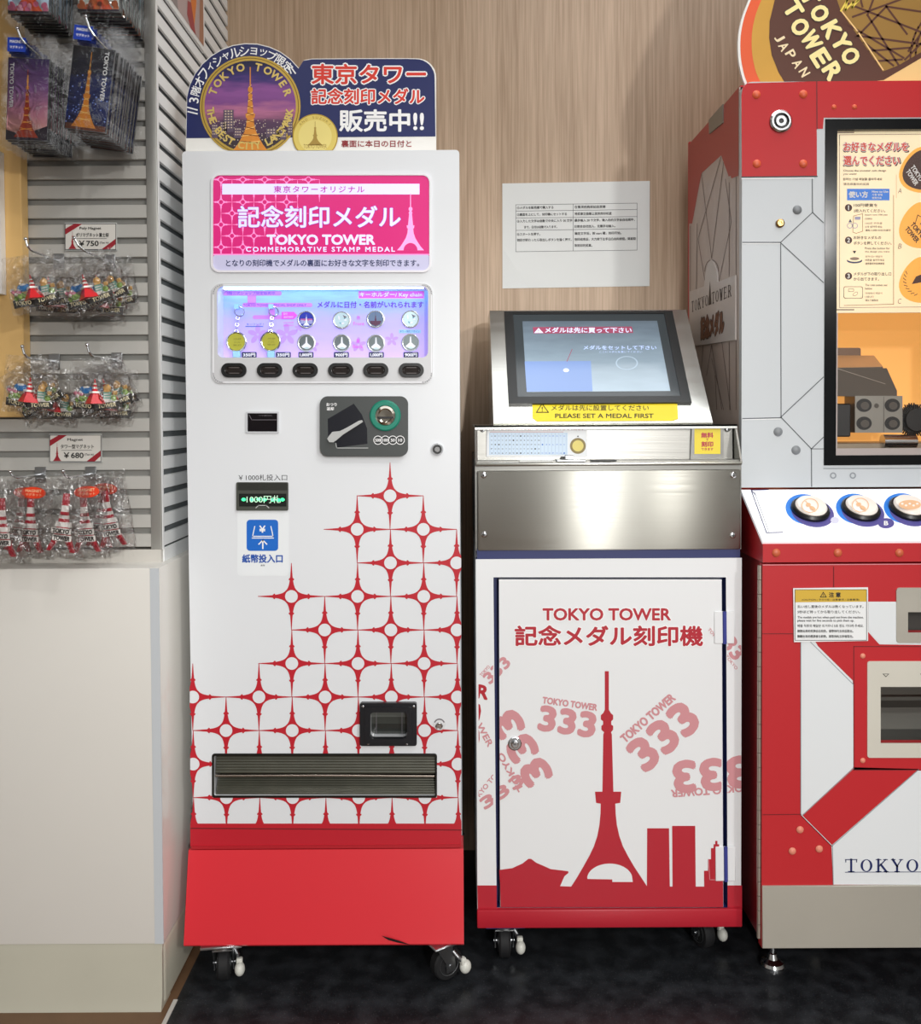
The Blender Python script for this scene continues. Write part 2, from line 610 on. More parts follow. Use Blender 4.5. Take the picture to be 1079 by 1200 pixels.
def serif_text(d, t, x0, x1, yb, h, mat, k=1, wgt=0.14, fn=None):
    """Roman capitals with slab serifs, between x0 and x1 on baseline yb (d.up decides the direction)."""
    S = {'T': [('t', .5, 0, .5, 1), ('h', 0, 1, 1, 1), ('h', .25, 0, .75, 0), ('v', 0.02, .8, 0.02, 1), ('v', .98, .8, .98, 1)],
         'O': 'O', 'K': [('t', .2, 0, .2, 1), ('h', 0, 0, .42, 0), ('h', 0, 1, .42, 1), ('d', .25, .42, .85, 1), ('t', .42, .58, .9, 0), ('h', .7, 0, 1.05, 0), ('h', .65, 1, 1, 1)],
         'Y': [('t', .5, 0, .5, .48), ('t', .12, 1, .5, .45), ('d', .88, 1, .5, .45), ('h', 0, 1, .32, 1), ('h', .7, 1, 1, 1), ('h', .3, 0, .7, 0)],
         'W': [('t', .12, 1, .32, 0), ('d', .32, 0, .5, .9), ('t', .5, .9, .7, 0), ('d', .7, 0, .9, 1), ('h', 0, 1, .28, 1), ('h', .76, 1, 1.02, 1)],
         'E': [('t', .2, 0, .2, 1), ('h', 0, 0, .95, 0), ('h', 0, 1, .9, 1), ('h', .2, .52, .7, .52), ('v', .95, 0, .95, .22), ('v', .9, .8, .9, 1)],
         'R': [('t', .2, 0, .2, 1), ('h', 0, 0, .42, 0), ('h', 0, 1, .6, 1), ('h', .2, .5, .6, .5), ('t', .75, .6, .75, .9), ('t', .5, .5, .92, 0), ('h', .8, 0, 1.05, 0)],
         'A': [('t', .5, 1, .88, 0), ('d', .5, 1, .1, 0), ('h', .25, .32, .75, .32), ('h', 0, 0, .28, 0), ('h', .7, 0, 1.02, 0)]}
    n = len(t)
    cw = (x1 - x0) / n
    gw = cw * 0.74
    for i, ch in enumerate(t):
        if ch == ' ':
            continue
        ox = x0 + cw * (i + .13)
        if S[ch] == 'O':
            cx, cy = ox + gw / 2, yb + d.up * h / 2
            for j in range(28):
                a, b = 2 * PI * j / 28, 2 * PI * (j + 1) / 28
                q = []
                for aa, fx, fy in ((a, 1, 1), (b, 1, 1), (b, 0.62, 0.9), (a, 0.62, 0.9)):
                    q.append((cx + gw * .52 * fx * math.cos(aa), cy + h * .52 * fy * math.sin(aa)))
                d.poly(q, mat, k)
            continue
        for kind, xa, ya, xb, yb2 in S[ch]:
            w = {'t': wgt, 'h': wgt * .4, 'd': wgt * .5, 'v': wgt * .4}[kind] * h
            d.line([(ox + xa * gw, yb + d.up * ya * h), (ox + xb * gw, yb + d.up * yb2 * h)], w, mat, k)
# ================================================================== the setting
white = M('white_paint', '#e6e8e9', 0.28, coat=0.25)
silver_paint = M('silver_white_paint', '#e2e5e8', 0.3, coat=0.3)
black = M('black_plastic', '#0d0e10', 0.35)
dark_grey = M('dark_grey_plastic', '#3d4140', 0.45)
chrome = M('chrome', '#d9dbdd', 0.16, 1.0)
zinc = M('zinc_steel', '#a9abad', 0.32, 1.0)
rubber = M('black_rubber', '#141416', 0.7)
ink_black = M('black_ink', '#151414', 0.5)
ink_white = M('white_ink', '#f4f4f4', 0.5)
ink_red = M('red_ink', '#b81f2c', 0.4)
ink_navy = M('navy_ink', '#14235c', 0.4)
ink_blue = M('blue_ink', '#1268c8', 0.4)
ink_yellow = M('yellow_ink', '#f0d825', 0.4)
clear_film = film('clear_plastic_film', 0.05, 0.12, 0.7, 26)
glass = film('window_glass', 0.01, 0.02, 0.0)

def wood_wall():
    m = M('light_oak_laminate', '#b59a7e', 0.42)
    nt = m.node_tree
    b = nt.nodes['Principled BSDF']
    tc = nt.nodes.new('ShaderNodeTexCoord')
    prev = None
    for sc, det, lo, hi in (((5, 1, 0.15), 2, 0.3, 0.7), ((60, 1, 1.2), 6, 0.25, 0.75), ((240, 1, 5), 3, 0.2, 0.8)):
        mp = nt.nodes.new('ShaderNodeMapping')
        mp.inputs['Scale'].default_value = sc
        n = nt.nodes.new('ShaderNodeTexNoise')
        n.inputs['Scale'].default_value = 1.0
        n.inputs['Detail'].default_value = det
        nt.links.new(tc.outputs['Object'], mp.inputs[0])
        nt.links.new(mp.outputs[0], n.inputs['Vector'])
        if prev is None:
            prev = n.outputs['Fac']
        else:
            mx = nt.nodes.new('ShaderNodeMix')
            mx.inputs[0].default_value = 0.5
            nt.links.new(prev, mx.inputs[2])
            nt.links.new(n.outputs['Fac'], mx.inputs[3])
            prev = mx.outputs[0]
    cr = nt.nodes.new('ShaderNodeValToRGB')
    cr.color_ramp.elements[0].position = 0.36
    cr.color_ramp.elements[0].color = lin('#a58a6e')
    cr.color_ramp.elements[1].position = 0.64
    cr.color_ramp.elements[1].color = lin('#cdb297')
    nt.links.new(prev, cr.inputs[0])
    nt.links.new(cr.outputs[0], b.inputs['Base Color'])
    return m

def floor_black():
    m = M('black_floor_tile', '#16181b', 0.33)
    nt = m.node_tree
    b = nt.nodes['Principled BSDF']
    tc = nt.nodes.new('ShaderNodeTexCoord')
    n = nt.nodes.new('ShaderNodeTexNoise')
    n.inputs['Scale'].default_value = 22
    n.inputs['Detail'].default_value = 9
    nt.links.new(tc.outputs['Object'], n.inputs['Vector'])
    cr = nt.nodes.new('ShaderNodeValToRGB')
    cr.color_ramp.elements[0].position = 0.42
    cr.color_ramp.elements[0].color = lin('#1a1c1f')
    cr.color_ramp.elements[1].position = 0.75
    cr.color_ramp.elements[1].color = lin('#33363a')
    nt.links.new(n.outputs['Fac'], cr.inputs[0])
    v = nt.nodes.new('ShaderNodeTexNoise')
    v.inputs['Scale'].default_value = 330
    nt.links.new(tc.outputs['Object'], v.inputs['Vector'])
    cr2 = nt.nodes.new('ShaderNodeValToRGB')
    cr2.color_ramp.elements[0].position = 0.62
    cr2.color_ramp.elements[0].color = (0, 0, 0, 1)
    cr2.color_ramp.elements[1].position = 0.8
    cr2.color_ramp.elements[1].color = (0.12, 0.12, 0.12, 1)
    nt.links.new(v.outputs['Fac'], cr2.inputs[0])
    ad = nt.nodes.new('ShaderNodeMix')
    ad.data_type = 'RGBA'
    ad.blend_type = 'ADD'
    ad.inputs[0].default_value = 1
    nt.links.new(cr.outputs[0], ad.inputs[6])
    nt.links.new(cr2.outputs[0], ad.inputs[7])
    nt.links.new(ad.outputs[2], b.inputs['Base Color'])
    mr = nt.nodes.new('ShaderNodeMapRange')
    mr.inputs[3].default_value = 0.22
    mr.inputs[4].default_value = 0.5
    nt.links.new(n.outputs['Fac'], mr.inputs[0])
    nt.links.new(mr.outputs[0], b.inputs['Roughness'])
    return m

FLOOR = Plane((0, 0, 0), (0, 0, 1))
fx = FLOOR(198, 1190).x
fy = FLOOR(800, 1204).y
WALL_Y = 2.62
floor_mat = floor_black()
brown_floor = M('brown_wood_floor', '#6d5038', 0.45, var=0.25, vscale=12)
mb = MB()
mb.box(fx, 3.0, fy, WALL_Y, -0.05, 0, floor_mat)
structure('floor', mb)
mb = MB()
mb.box(-2.2, 3.0, -4.0, fy, -0.05, 0, brown_floor)
mb.box(-2.2, fx, fy, WALL_Y, -0.05, 0, brown_floor)
structure('floor_planks', mb)
mb = MB()
mb.box(fx - 0.006, fx + 0.003, fy - 0.1, 1.945, 0, 0.002, M('floor_strip', '#c9c6be', 0.4))
structure('trim_1', mb)
mb = MB()
mb.box(-2.2, 3.0, WALL_Y, WALL_Y + 0.08, 0, 2.9, wood_wall())
structure('wall_back', mb)
room_paint = M('shop_wall_paint', '#c9c7c2', 0.7)
mb = MB()
mb.box(-2.28, -2.2, -4.0, WALL_Y + 0.08, -0.05, 2.9, room_paint)
structure('wall_left', mb)
mb = MB()
mb.box(3.0, 3.08, -4.0, WALL_Y + 0.08, -0.05, 2.9, room_paint)
structure('wall_right', mb)
mb = MB()
mb.box(-2.28, 3.08, -4.08, -4.0, -0.05, 2.9, room_paint)
structure('wall_rear', mb)
mb = MB()
mb.box(-2.28, 3.08, -4.08, WALL_Y + 0.08, 2.9, 2.98, M('ceiling_paint', '#d8d8d6', 0.8))
structure('ceiling', mb)

# ================================================================== casters (shared by both wheeled machines)
pedal_mat = M('pale_pedal', '#d8d8cf', 0.4)
def caster(parent, x, y, H, yaw, pedal=True, light_plate=True):
    e = bpy.data.objects.new('caster', None)
    C.objects.link(e)
    e.empty_display_size = 0.03
    WORLD[e.name] = Vector((0, 0, 0))
    e.location = Vector((x, y, 0)) - worldloc(parent)
    e.rotation_euler = (0, 0, yaw)
    e.parent = parent
    r = 0.036
    m = MB()
    m.box(-0.045, 0.045, -0.035, 0.035, H - 0.006, H, zinc if light_plate else M('navy_paint', '#1f2a63', 0.4), 0.002, 1)
    m.build('mounting_plate', e)
    m = MB()
    m.lathe((0, 0.0, H - 0.02), (0, 0, 1), [(0.018, 0), (0.026, 0.005), (0.026, 0.01), (0.02, 0.014)], zinc, 24)
    for s in (-1, 1):
        xs = s * 0.0195
        m.prism([(xs, -0.016, H - 0.018), (xs, 0.022, H - 0.018), (xs, 0.03, r + 0.006), (xs, 0.03, r - 0.012), (xs, 0.008, r - 0.012), (xs, 0.006, r + 0.01)], (s * 0.0025, 0, 0), zinc)
    m.box(-0.0215, 0.0215, -0.016, 0.022, H - 0.021, H - 0.018, zinc)
    m.build('fork', e)
    m = MB()
    oy = 0.019
    m.lathe((-0.013, oy, r), (1, 0, 0), [(0.024, -0.001), (0.033, 0), (r, 0.004), (r, 0.022), (0.033, 0.026), (0.024, 0.027)], rubber, 32)
    m.lathe((-0.0155, oy, r), (1, 0, 0), [(0.0, 0), (0.008, 0.0), (0.011, 0.002), (0.02, 0.003), (0.024, 0.001), (0.024, 0.03), (0.02, 0.028), (0.011, 0.029), (0.008, 0.031), (0.0, 0.031)], M('caster_hub', '#6b6d6f', 0.35, 0.6), 28)
    m.cyl((-0.024, oy, r), (0.024, oy, r), 0.005, zinc, 12)
    m.build('wheel', e)
    if pedal:
        sy = -1 if pedal != 'rear' else 1
        m = MB()
        m.tube([(0.022, oy + sy * .004, H - 0.03), (0.030, oy + sy * .012, H - 0.042), (0.034, oy + sy * .022, 0.048)], 0.0055, zinc, 10)
        m.ball((0.036, oy + sy * .028, 0.034), 0.016, pedal_mat, 0.72, 0.85, 0.95)
        m.box(0.028, 0.042, oy + sy * .022 - .006, oy + sy * .022 + .006, 0.04, 0.056, pedal_mat, .003, 2)
        m.build('brake_pedal', e)
    return e

def screw(parent, p, n, r=0.005, mat=None, name='screw'):
    m = MB()
    n = Vector(n).normalized()
    m.lathe(Vector(p), n, [(r, 0), (r, 0.001), (r * 0.7, 0.0022), (0.0, 0.0026)], mat or chrome, 18)
    q = Vector(p) + n * 0.0026
    t = Vector((1, 0, 0)) if abs(n.x) < 0.8 else Vector((0, 0, 1))
    w = n.cross(t)
    for a, b in ((t, w), (w, t)):
        m.poly([q + a * r * .6 + b * r * .12, q - a * r * .6 + b * r * .12, q - a * r * .6 - b * r * .12, q + a * r * .6 - b * r * .12], ink_black)
    return m.build(name, parent)

def tube_lock(parent, p, n, r=0.011, label=None, name='lock'):
    m = MB()
    n = Vector(n).normalized()
    m.lathe(Vector(p), n, [(r, 0), (r, 0.004), (r * .85, 0.007), (r * .72, 0.007), (r * .66, 0.003), (r * .45, 0.003), (r * .42, 0.006), (0, 0.006)], None, 26, [chrome, chrome, chrome, black, black, black, chrome, chrome])
    o = m.build(name, parent)
    return o

STAR = [(6.7, 6.7), (8.3, 5.2), (10.5, 4.0), (13, 3.1), (16, 2.4), (19, 1.9), (19.01, 3.0), (20.4, 3.2), (21.2, 2.3), (22, 1.5), (30, 0.9), (39.2, 0.35)]
def star(d, cx, cy, r, mat, disc, k, box, discr=7.4, core=True):
    s = r / 39.0
    for c, q in ((1, 0), (0, 1), (-1, 0), (0, -1)):
        for (a, wa), (b, wb) in zip(STAR, STAR[1:]):
            pts = [(a, -wa), (b, -wb), (b, wb), (a, wa)]
            pts = [(cx + s * (x * c - y * q), cy + s * (x * q + y * c)) for x, y in pts]
            pts = clip_poly(pts, *box)
            if pts:
                d.poly(pts, mat, k)
    p = clip_poly([(cx - 6.7 * s, cy - 6.7 * s), (cx + 6.7 * s, cy - 6.7 * s), (cx + 6.7 * s, cy + 6.7 * s), (cx - 6.7 * s, cy + 6.7 * s)], *box)
    if p:
        d.poly(p, mat, k)
    if disc:
        p = clip_poly([(cx + discr * s * math.cos(2 * PI * i / 28), cy + discr * s * math.sin(2 * PI * i / 28)) for i in range(28)], *box)
        if p:
            d.poly(p, disc, k + 1)

TOWER = [(0.0, 1.0, .018), (0.27, 1.0, .018)]
def tower(d, cx, ytop, ybase, mat, k=1, up=-1, arch=None, wid=1.0):
    """Lattice tower silhouette with mast, two decks and splayed legs, from ytop (mast tip) to ybase."""
    H = abs(ybase - ytop)
    prof = [(0, .010), (.24, .012), (.24, .03), (.255, .045), (.29, .045), (.30, .03), (.325, .03), (.33, .045), (.345, .045), (.355, .035), (.56, .062), (.56, .095), (.61, .085), (.615, .065), (.70, .078), (.78, .115), (.86, .18), (.93, .245), (1.0, .33)]
    L = [(cx - w * H * wid, ytop - up * t * H) for t, w in prof]
    Rr = [(cx + w * H * wid, ytop - up * t * H) for t, w in reversed(prof)]
    for i in range(len(prof) - 1):
        a, b = prof[i], prof[i + 1]
        if b[0] - a[0] < 1e-6:
            continue
        ya, yb = ytop - up * a[0] * H, ytop - up * b[0] * H
        d.poly([(cx - a[1] * H * wid, ya), (cx + a[1] * H * wid, ya), (cx + b[1] * H * wid, yb), (cx - b[1] * H * wid, yb)], mat, k)
    if arch:
        r = .17 * H * wid
        pts = [(cx - r, ybase)] + [(cx + r * math.cos(R(180 - 180 * i / 16)), ybase + up * 0.13 * H * math.sin(R(180 * i / 16))) for i in range(17)]
        d.poly(pts, arch, k + 1)

# ================================================================== medal vending machine
VY = 2.02
vp = FR(VY)
vx0 = (P(216, 300, VY).x + P(222, 960, VY).x) / 2
vx1 = (P(540, 300, VY).x + P(541, 960, VY).x) / 2
vzt = P(378, 176.5, VY).z
vzb = P(380, 993, VY).z
vkz = P(380, 1108, 1.975).z
vend = thing('vending_machine', 'tall white vending machine with red lattice pattern, pink lit header and red kick plate', 'vending machine', ((vx0 + vx1) / 2, 2.29, 0))
m = MB()
m.box(vx0 + 0.001, vx1 - 0.001, VY + 0.072, 2.575, vkz + 0.01, vzt, silver_paint, 0.006)
m.build('cabinet', vend)

m = MB()
D0 = D(m, vp)
def px_rr(x0, y0, x1, y1, r, pl=vp, l=0.0, n=6):
    return [pl(x, y, l) for x, y in D0.rrpts(x0, y0, x1, y1, r, n)]
outer = []
for cx, cz, a in ((vx1 - .008, vzb + .002, -90), (vx1 - .008, vzt - .008, 0), (vx0 + .008, vzt - .008, 90), (vx0 + .008, vzb + .002, 180)):
    rr = .008 if cz > 1 else .002
    for i in range(5):
        t = R(a + 90 * i / 4)
        outer.append((cx + rr * math.cos(t), VY, cz + rr * math.sin(t)))
WIN = (255, 336, 501.5, 419)
holes = [px_rr(*WIN, 7), px_rr(250.5, 885, 510.5, 932.5, 3), px_rr(434, 832, 477.5, 863.5, 5)]
m.plate(outer, holes, (0, 0.07, 0), silver_paint)
d = D(m, vp)
vred = M('red_lattice_ink', '#bd2230', 0.32)
rows = [[0], [-1, 1], [0, 2], [-3, -1, 1], [-2, 0, 2], [-3, -1, 1], [-6, -4, -2, 0, 2], [-5, -3, -1, 1], [-6, -4, -2, 0, 2], [-5, -3, -1, 1], [-6, -4, -2, 0, 2]]
for j, row in enumerate(rows):
    for i in row:
        cx, cy = 457 + 38.75 * i + 0.24 * j, 581 + 39.28 * j
        x0 = 218.5 + (cy - 177) * 0.0062
        boxes = [(x0, 540, 540.3, 828), (x0, 828, 430, 868), (482, 828, 540.3, 868), (x0, 868, 540.4, 883), (x0, 883, 249, 934.5), (512, 883, 540.5, 934.5), (x0, 934.5, 540.5, 966)]
        for b in boxes:
            star(d, cx, cy, 39, vred, silver_paint, 1, b)
d.rect(223, 965, 540.6, 992, vred, 0)
d.line([(224, 970.5), (541, 972.5)], 1.2, M('dark_red_seam', '#6d0f18', 0.6), 2)
# printed words on the door
grey_ink = M('grey_ink', '#3a3d42', 0.5)
d.text('￥1000札投入口', 308, 559.5, 57, 7, ink_black, 1)
d.rect(278, 598, 338.5, 675, M('pale_sticker', '#eaeef0', 0.25), 0, 5)
d.rect(289, 609, 326, 645.5, ink_blue, 1, 4)
d.text('¥', 307.5, 620, 7, 8, ink_white, 2, 0.03)
d.line([(298.5, 617), (296, 628.5), (320, 628.5), (317.5, 617)], 1.1, ink_white, 2)
d.line([(295.5, 630.5), (320.5, 630.5)], 1.0, ink_white, 2)
d.line([(308, 634), (308, 642.5)], 1.6, ink_white, 2)
d.line([(303.5, 637.5), (308, 633), (312.5, 637.5)], 1.4, ink_white, 2)
d.text('紙幣投入口', 307.5, 654.5, 47, 9.5, M('deep_blue_ink', '#1a50a8', 0.4), 2, 0.035)
d.text('風幣', 308, 662.5, 5, 2, ink_black, 2)
m.build('door_panel', vend)

# lit pink header
def lit(name, h, e, rough=0.25):
    return M(name, h, rough, emit=e)
m = MB()
m.plate(px_rr(247.5, 203.5, 505.5, 319.5, 10), [px_rr(250, 206, 503, 317, 8)], (0, -0.004, 0), M('header_rim', '#eceaf0', 0.3))
hp = Plane((0, VY - 0.001, 0), (0, -1, 0))
d = D(m, hp)
pink = lit('lit_pink', '#c4206f', 0.42)
pale_pink = lit('lit_pale_pink', '#ea86c4', 0.5)
lilac = lit('lit_lilac_white', '#cfcdf8', 0.5)
d.rect(250, 206, 503, 317, pink, 0, 8)
d.rect(250, 298.5, 503, 317, lit('lit_grey_lilac', '#b9b7d2', 0.3), 1, 3)
d.rect(250, 297.6, 503, 299, pale_pink, 2)
hb = (250.5, 207, 503, 297.5)
for j, row in enumerate([[0, 1, 2, 3, 4], [0, 1, 2, 3, 4], [0, 1, 2, 3], [0, 1, 2, 3], [0, 1, 2], [0, 1, 2], [0, 1], [0, 1]]):
    for i in row:
        star(d, 259 + 25.6 * i + (12.9 if j % 2 else 0), 210.5 + 13.2 * j, 13.1, pale_pink, pink, 1, hb)
d.rect(260.5, 215.5, 491.5, 228, lilac, 3)
d.text('東京タワーオリジナル', 374, 222, 106, 8, lit('lit_magenta', '#b02a9a', 0.4), 4, 0.02, sp=1.25)
d.text('記念刻印メダル', 374, 254, 190, 25, lilac, 4, 0.022, out=lit('lit_magenta_edge', '#a8389c', 0.4), outw=0.03)
d.text('TOKYO TOWER', 376, 281, 126, 11, lilac, 4, 0.06)
d.text('COMMEMORATIVE STAMP MEDAL', 375.5, 292.3, 174, 5.4, lilac, 4, 0.04, sp=1.35)
tower(d, 481, 227, 293.5, lit('lit_soft_pink', '#f09ad0', 0.5), 4, arch=pink, wid=0.72)
d.text('となりの刻印機でメダルの裏面にお好きな文字を刻印できます。', 378, 308.3, 226, 8, ink_navy, 3, 0.02)
m.build('header_sign', vend)

# display window: frame with button strip, lit box behind glass
m = MB()
m.plate(px_rr(248.5, 332.5, 507, 449.5, 11), [px_rr(*WIN, 7)], (0, -0.004, 0), M('window_frame_silver', '#cfd0d2', 0.3, coat=0.3))
d = D(m, Plane((0, VY - 0.004, 0), (0, -1, 0)))
d.frame(250, 334, 505.5, 448, 1.3, M('clear_rim', '#f1f2f6', 0.25), 0, 10)
m.build('window_frame', vend)
DY = VY + 0.05
lav = ramp('lavender_print_led_glow', [(0.0, '#c3a9f2'), (0.55, '#a9a2f4'), (0.8, '#86a8fb'), (1.0, '#9fd4ff')], 2, P(380, 420, DY).z, P(380, 336, DY).z, 0.4, 0.42)  # brighter top is the LED strip's glow painted into the ramp
m = MB()
a, b = P(WIN[0], WIN[1], VY), P(WIN[2], WIN[3], VY)
m.box(a.x - .004, b.x + .004, DY, DY + 0.004, b.z - .004, a.z + .004, lav)
wall_lav = M('display_wall', '#cfd0f6', 0.4)
m.box(a.x - .006, a.x - .002, VY + .004, DY, b.z - .004, a.z + .004, wall_lav)
m.box(b.x + .002, b.x + .006, VY + .004, DY, b.z - .004, a.z + .004, wall_lav)
m.box(a.x - .004, b.x + .004, VY + .004, DY, b.z - .008, b.z - .003, wall_lav)
m.box(a.x - .004, b.x + .004, VY + .004, DY, a.z + .003, a.z + .008, wall_lav)
dp = FR(DY)
d = D(m, dp)
pk = M('orchid_print', '#c77fe0', 0.4, emit=0.3)
pk2 = M('magenta_print', '#cf4fd0', 0.4, emit=0.35)
vio = M('violet_print', '#6a2bb8', 0.4, emit=0.1)
navy_p = M('navy_label', '#151a52', 0.4)
petal = M('petal_print', '#b690ee', 0.4, emit=0.3)
d.rect(259, 341, 330, 346.5, pk, 0, 2.5)
d.rect(290, 346, 300, 356, pk, 0)
d.rect(284, 355, 366, 360, pk, 0, 2.5)
d.rect(296, 369.5, 345, 374, pk, 0, 2.3)
d.rect(314, 360, 322, 370, pk, 0)
d.text('3階公式ショップ限定販売中', 294, 343.8, 56, 3.6, vio, 2)
d.text('TOKYO TOWER OFFICIAL SHOP ONLY', 322, 357.6, 74, 2.8, vio, 2)
for fx_, fy_, fr in ((302, 392, 12), (336, 392, 13), (420, 404, 9), (366, 405, 8), (459, 398, 8), (350, 384, 5)):
    for kk in range(5):
        an = R(90 + 72 * kk)
        d.circ(fx_ + fr * .55 * math.cos(an), fy_ - fr * .55 * math.sin(an), fr * .45, petal, 0, fr * .24, 16, rot=-(90 + 72 * kk))
d.text('キーリング ?', 299, 380, 20, 3, ink_blue, 2)
d.line([(288, 382.6), (308, 382.6)], .8, ink_blue, 2)
d.poly([(330, 365.5), (344.5, 365.5), (348.5, 369.7), (344.5, 374), (330, 374)], pk2, 2)
d.text('日付', 334.5, 367.8, 4.5, 2.6, ink_white, 3)
d.text('当日刻印', 338, 371.6, 11, 2.4, ink_white, 3)
d.text('メダル別売', 338, 378, 12, 2.2, pk2, 3)
d.text('裏面刻印', 338, 381.4, 12, 2.2, pk2, 3)
d.rect(420, 341, 497, 350, pk2, 2)
d.frame(420, 341, 497, 350, .6, ink_white, 3)
d.text('キーホルダー/ Key chain', 458, 345.6, 73, 6.2, ink_white, 4, 0.03)
d.text('メダルに日付・名前がいれられます', 434, 357, 124, 7.5, vio, 3, 0.025)
d.text('表', 420, 372.5, 4.5, 4.8, pk2, 3)
d.text('Front', 420.5, 379.3, 13, 4, pk2, 3)
d.text('裏', 419.5, 399.5, 4.5, 4.8, pk2, 3)
d.text('Back', 419.5, 406, 12, 4, pk2, 3)
for x, pr in ((292, '350円'), (332, '350円'), (358.5, '1,000円'), (400, '900円'), (441, '1,000円'), (481.5, '900円')):
    d.rect(x - 8.8, 412.6, x + 8.8, 419, navy_p, 2, 1)
    d.text(pr, x, 415.9, 14, 4, ink_white, 3, 0.05)
d.rect(467.5, 386.4, 493, 390.4, M('pale_blue_label', '#8fc0f5', 0.4, emit=0.3), 2)
d.text('タワー限定デザイン', 480, 388.4, 23, 2.6, ink_navy, 3)
m.build('display_case', vend)
m = MB()
m.box(a.x + .01, b.x - .01, VY + .012, VY + .022, a.z - .004, a.z - .0005, M('led_strip', '#a9ccff', 0.5, emit=9.0))
m.build('led_strip', vend)
m = MB()
m.add([(a.x, VY + .003, a.z), (b.x, VY + .003, a.z), (b.x, VY + .003, b.z), (a.x, VY + .003, b.z)], [(0, 1, 2, 3)], glass)
m.build('display_glass', vend)

for i, x in enumerate((274.5, 316.3, 358, 399.5, 440.5, 482)):
    m = MB()
    bp = Plane((0, VY - 0.004, 0), (0, -1, 0))
    pts = px_rr(x - 14.7, 425.6, x + 14.7, 442.3, 8.2, bp, 0.0, 8)
    inn = px_rr(x - 10.8, 429, x + 10.8, 439, 4.8, bp, 0.0, 8)
    m.plate(pts, [inn], (0, -0.006, 0), black)
    m.prism([q + Vector((0, -.002, 0)) for q in inn], (0, 0.002, 0), M('button_lens', '#26201f', 0.12, coat=0.5), back=False)
    dd = D(m, Plane((0, VY - 0.0065, 0), (0, -1, 0)))
    dd.frame(x - 8.8, 430.8, x + 8.8, 437.3, .7, M('button_edge', '#6a6463', 0.3), 0, 2.5)
    m.build('select_button', vend)

# coin panel
cp = MB()
CYD = VY - 0.014
cpl = Plane((0, CYD, 0), (0, -1, 0))
pan = px_rr(376, 464.5, 478.3, 534.5, 9, vp, 0.0, 8)
m = MB()
m.prism([q + Vector((0, -.014, 0)) for q in pan], (0, 0.0135, 0), dark_grey, back=False)
d = D(m, cpl)
navy_dark = M('coin_recess', '#14161f', 0.25)
d.poly([(384, 491), (414.5, 473), (424, 486), (430, 502), (430.5, 520), (395, 524.5), (393, 519), (384.5, 513)], navy_dark, 0)
d.line([(394.5, 525), (431, 525)], .8, M('pale_line', '#b8bab8', 0.4), 1)
d.line([(394.5, 525), (393.5, 519.5)], .8, MATS['pale_line'], 1)
d.text('おつり', 388.5, 474, 12, 3.6, ink_white, 1, 0.03)
d.text('返却', 387, 479, 8, 3.8, ink_white, 1, 0.03)
for i, t in enumerate(('500', '100', '50', '10')):
    x = 442.8 + 8.7 * i
    d.circ(x, 515.8, 5.3, ink_white, 1 + .3 * i, n=24)
    d.circ(x, 515.8, 4.5, M('coin_dot', '#1c1f1f', 0.4), 1.1 + .3 * i, n=24)
    d.text(t, x, 515.8, 6.2 if len(t) > 2 else 4.6, 3.4, ink_white, 1.2 + .3 * i, 0.03)
coin = m.build('coin_panel', vend)
m = MB()
c0 = cpl(451.5, 487)
pxm = VY / F_PX
m.lathe(c0, (0, -1, 0), [(18 * pxm, 0), (18 * pxm, .004), (16.5 * pxm, .006), (12 * pxm, .006), (11.3 * pxm, .001)], M('teal_ring', '#17806a', 0.3), 40)
m.build('coin_ring', coin)
m = MB()
m.lathe(c0 + Vector((0, -.0015, 0)), (0, -1, 0), [(11.3 * pxm, 0), (11.3 * pxm, .002), (8.5 * pxm, .0035), (7 * pxm, .002), (0, .0015)], M('coin_mouth_steel', '#c9c4b8', 0.12, 1.0), 36)
dd = D(m, Plane((0, CYD - .0055, 0), (0, -1, 0)))
dd.rect(442, 488.2, 461, 490.6, black, 0)
m.build('coin_mouth', coin)
m = MB()
top = [(386, 511), (384, 514), (386.5, 518), (391, 518.2), (394.5, 516), (402, 509.5), (425.5, 494.5), (424.5, 492.3), (421, 493), (407, 501), (399, 505), (390, 506)]
m.prism([cpl(x, y, .010) for x, y in top], (0, .006, 0), M('lever_grey', '#b4b6b4', 0.35))
m.cyl(cpl(389.5, 512.3, 0.0), cpl(389.5, 512.3, 0.006), .006, zinc)
m.build('return_lever', coin)

# small price display, note slot, locks, return window
m = MB()
m.plate(px_rr(288.5, 482.5, 327, 507.5, 1), [px_rr(290.3, 484.3, 325.2, 505.7, .5)], (0, -.004, 0), M('display_rim', '#c8cace', 0.3))
d = D(m, vp)
d.rect(290.3, 484.3, 325.2, 505.7, M('display_glass_dark', '#110d12', 0.08), 1)
d.line([(292, 486), (295, 492), (324, 492)], .6, M('dim_grey', '#6f6a70', 0.5), 2)
d.text('つり銭切れ', 311, 487, 16, 1.8, MATS['dim_grey'], 2)
m.build('price_display', vend)
m = MB()
m.plate(px_rr(277.5, 565, 338, 598, 1.5), [px_rr(282, 588, 333, 592, 1)], (0, -.006, 0), M('slot_plastic', '#43463f', 0.4))
d = D(m, Plane((0, VY - .006, 0), (0, -1, 0)))
d.rect(279, 566, 336.5, 574.5, M('slot_lip', '#2e302c', 0.3), 0)
d.rect(280, 578.5, 335.5, 593.5, M('slot_window', '#202421', 0.2), 0)
grn = M('green_led', '#39e08a', 0.5, emit=1.6)
for gx in (285.5, 295.5, 303, 310, 320, 326, 331):
    d.circ(gx, 585.5 + (gx % 3 - 1) * .4, 2.6, grn, 1, 2.0, 16)
d.text('1000円札', 309, 585, 40, 9, M('slot_words', '#bfe8c8', 0.5, emit=0.5), 2)
d.line([(300, 595), (303, 592.3), (312, 592.3), (315, 595)], 1, M('pale_line', '#b8bab8'), 2)
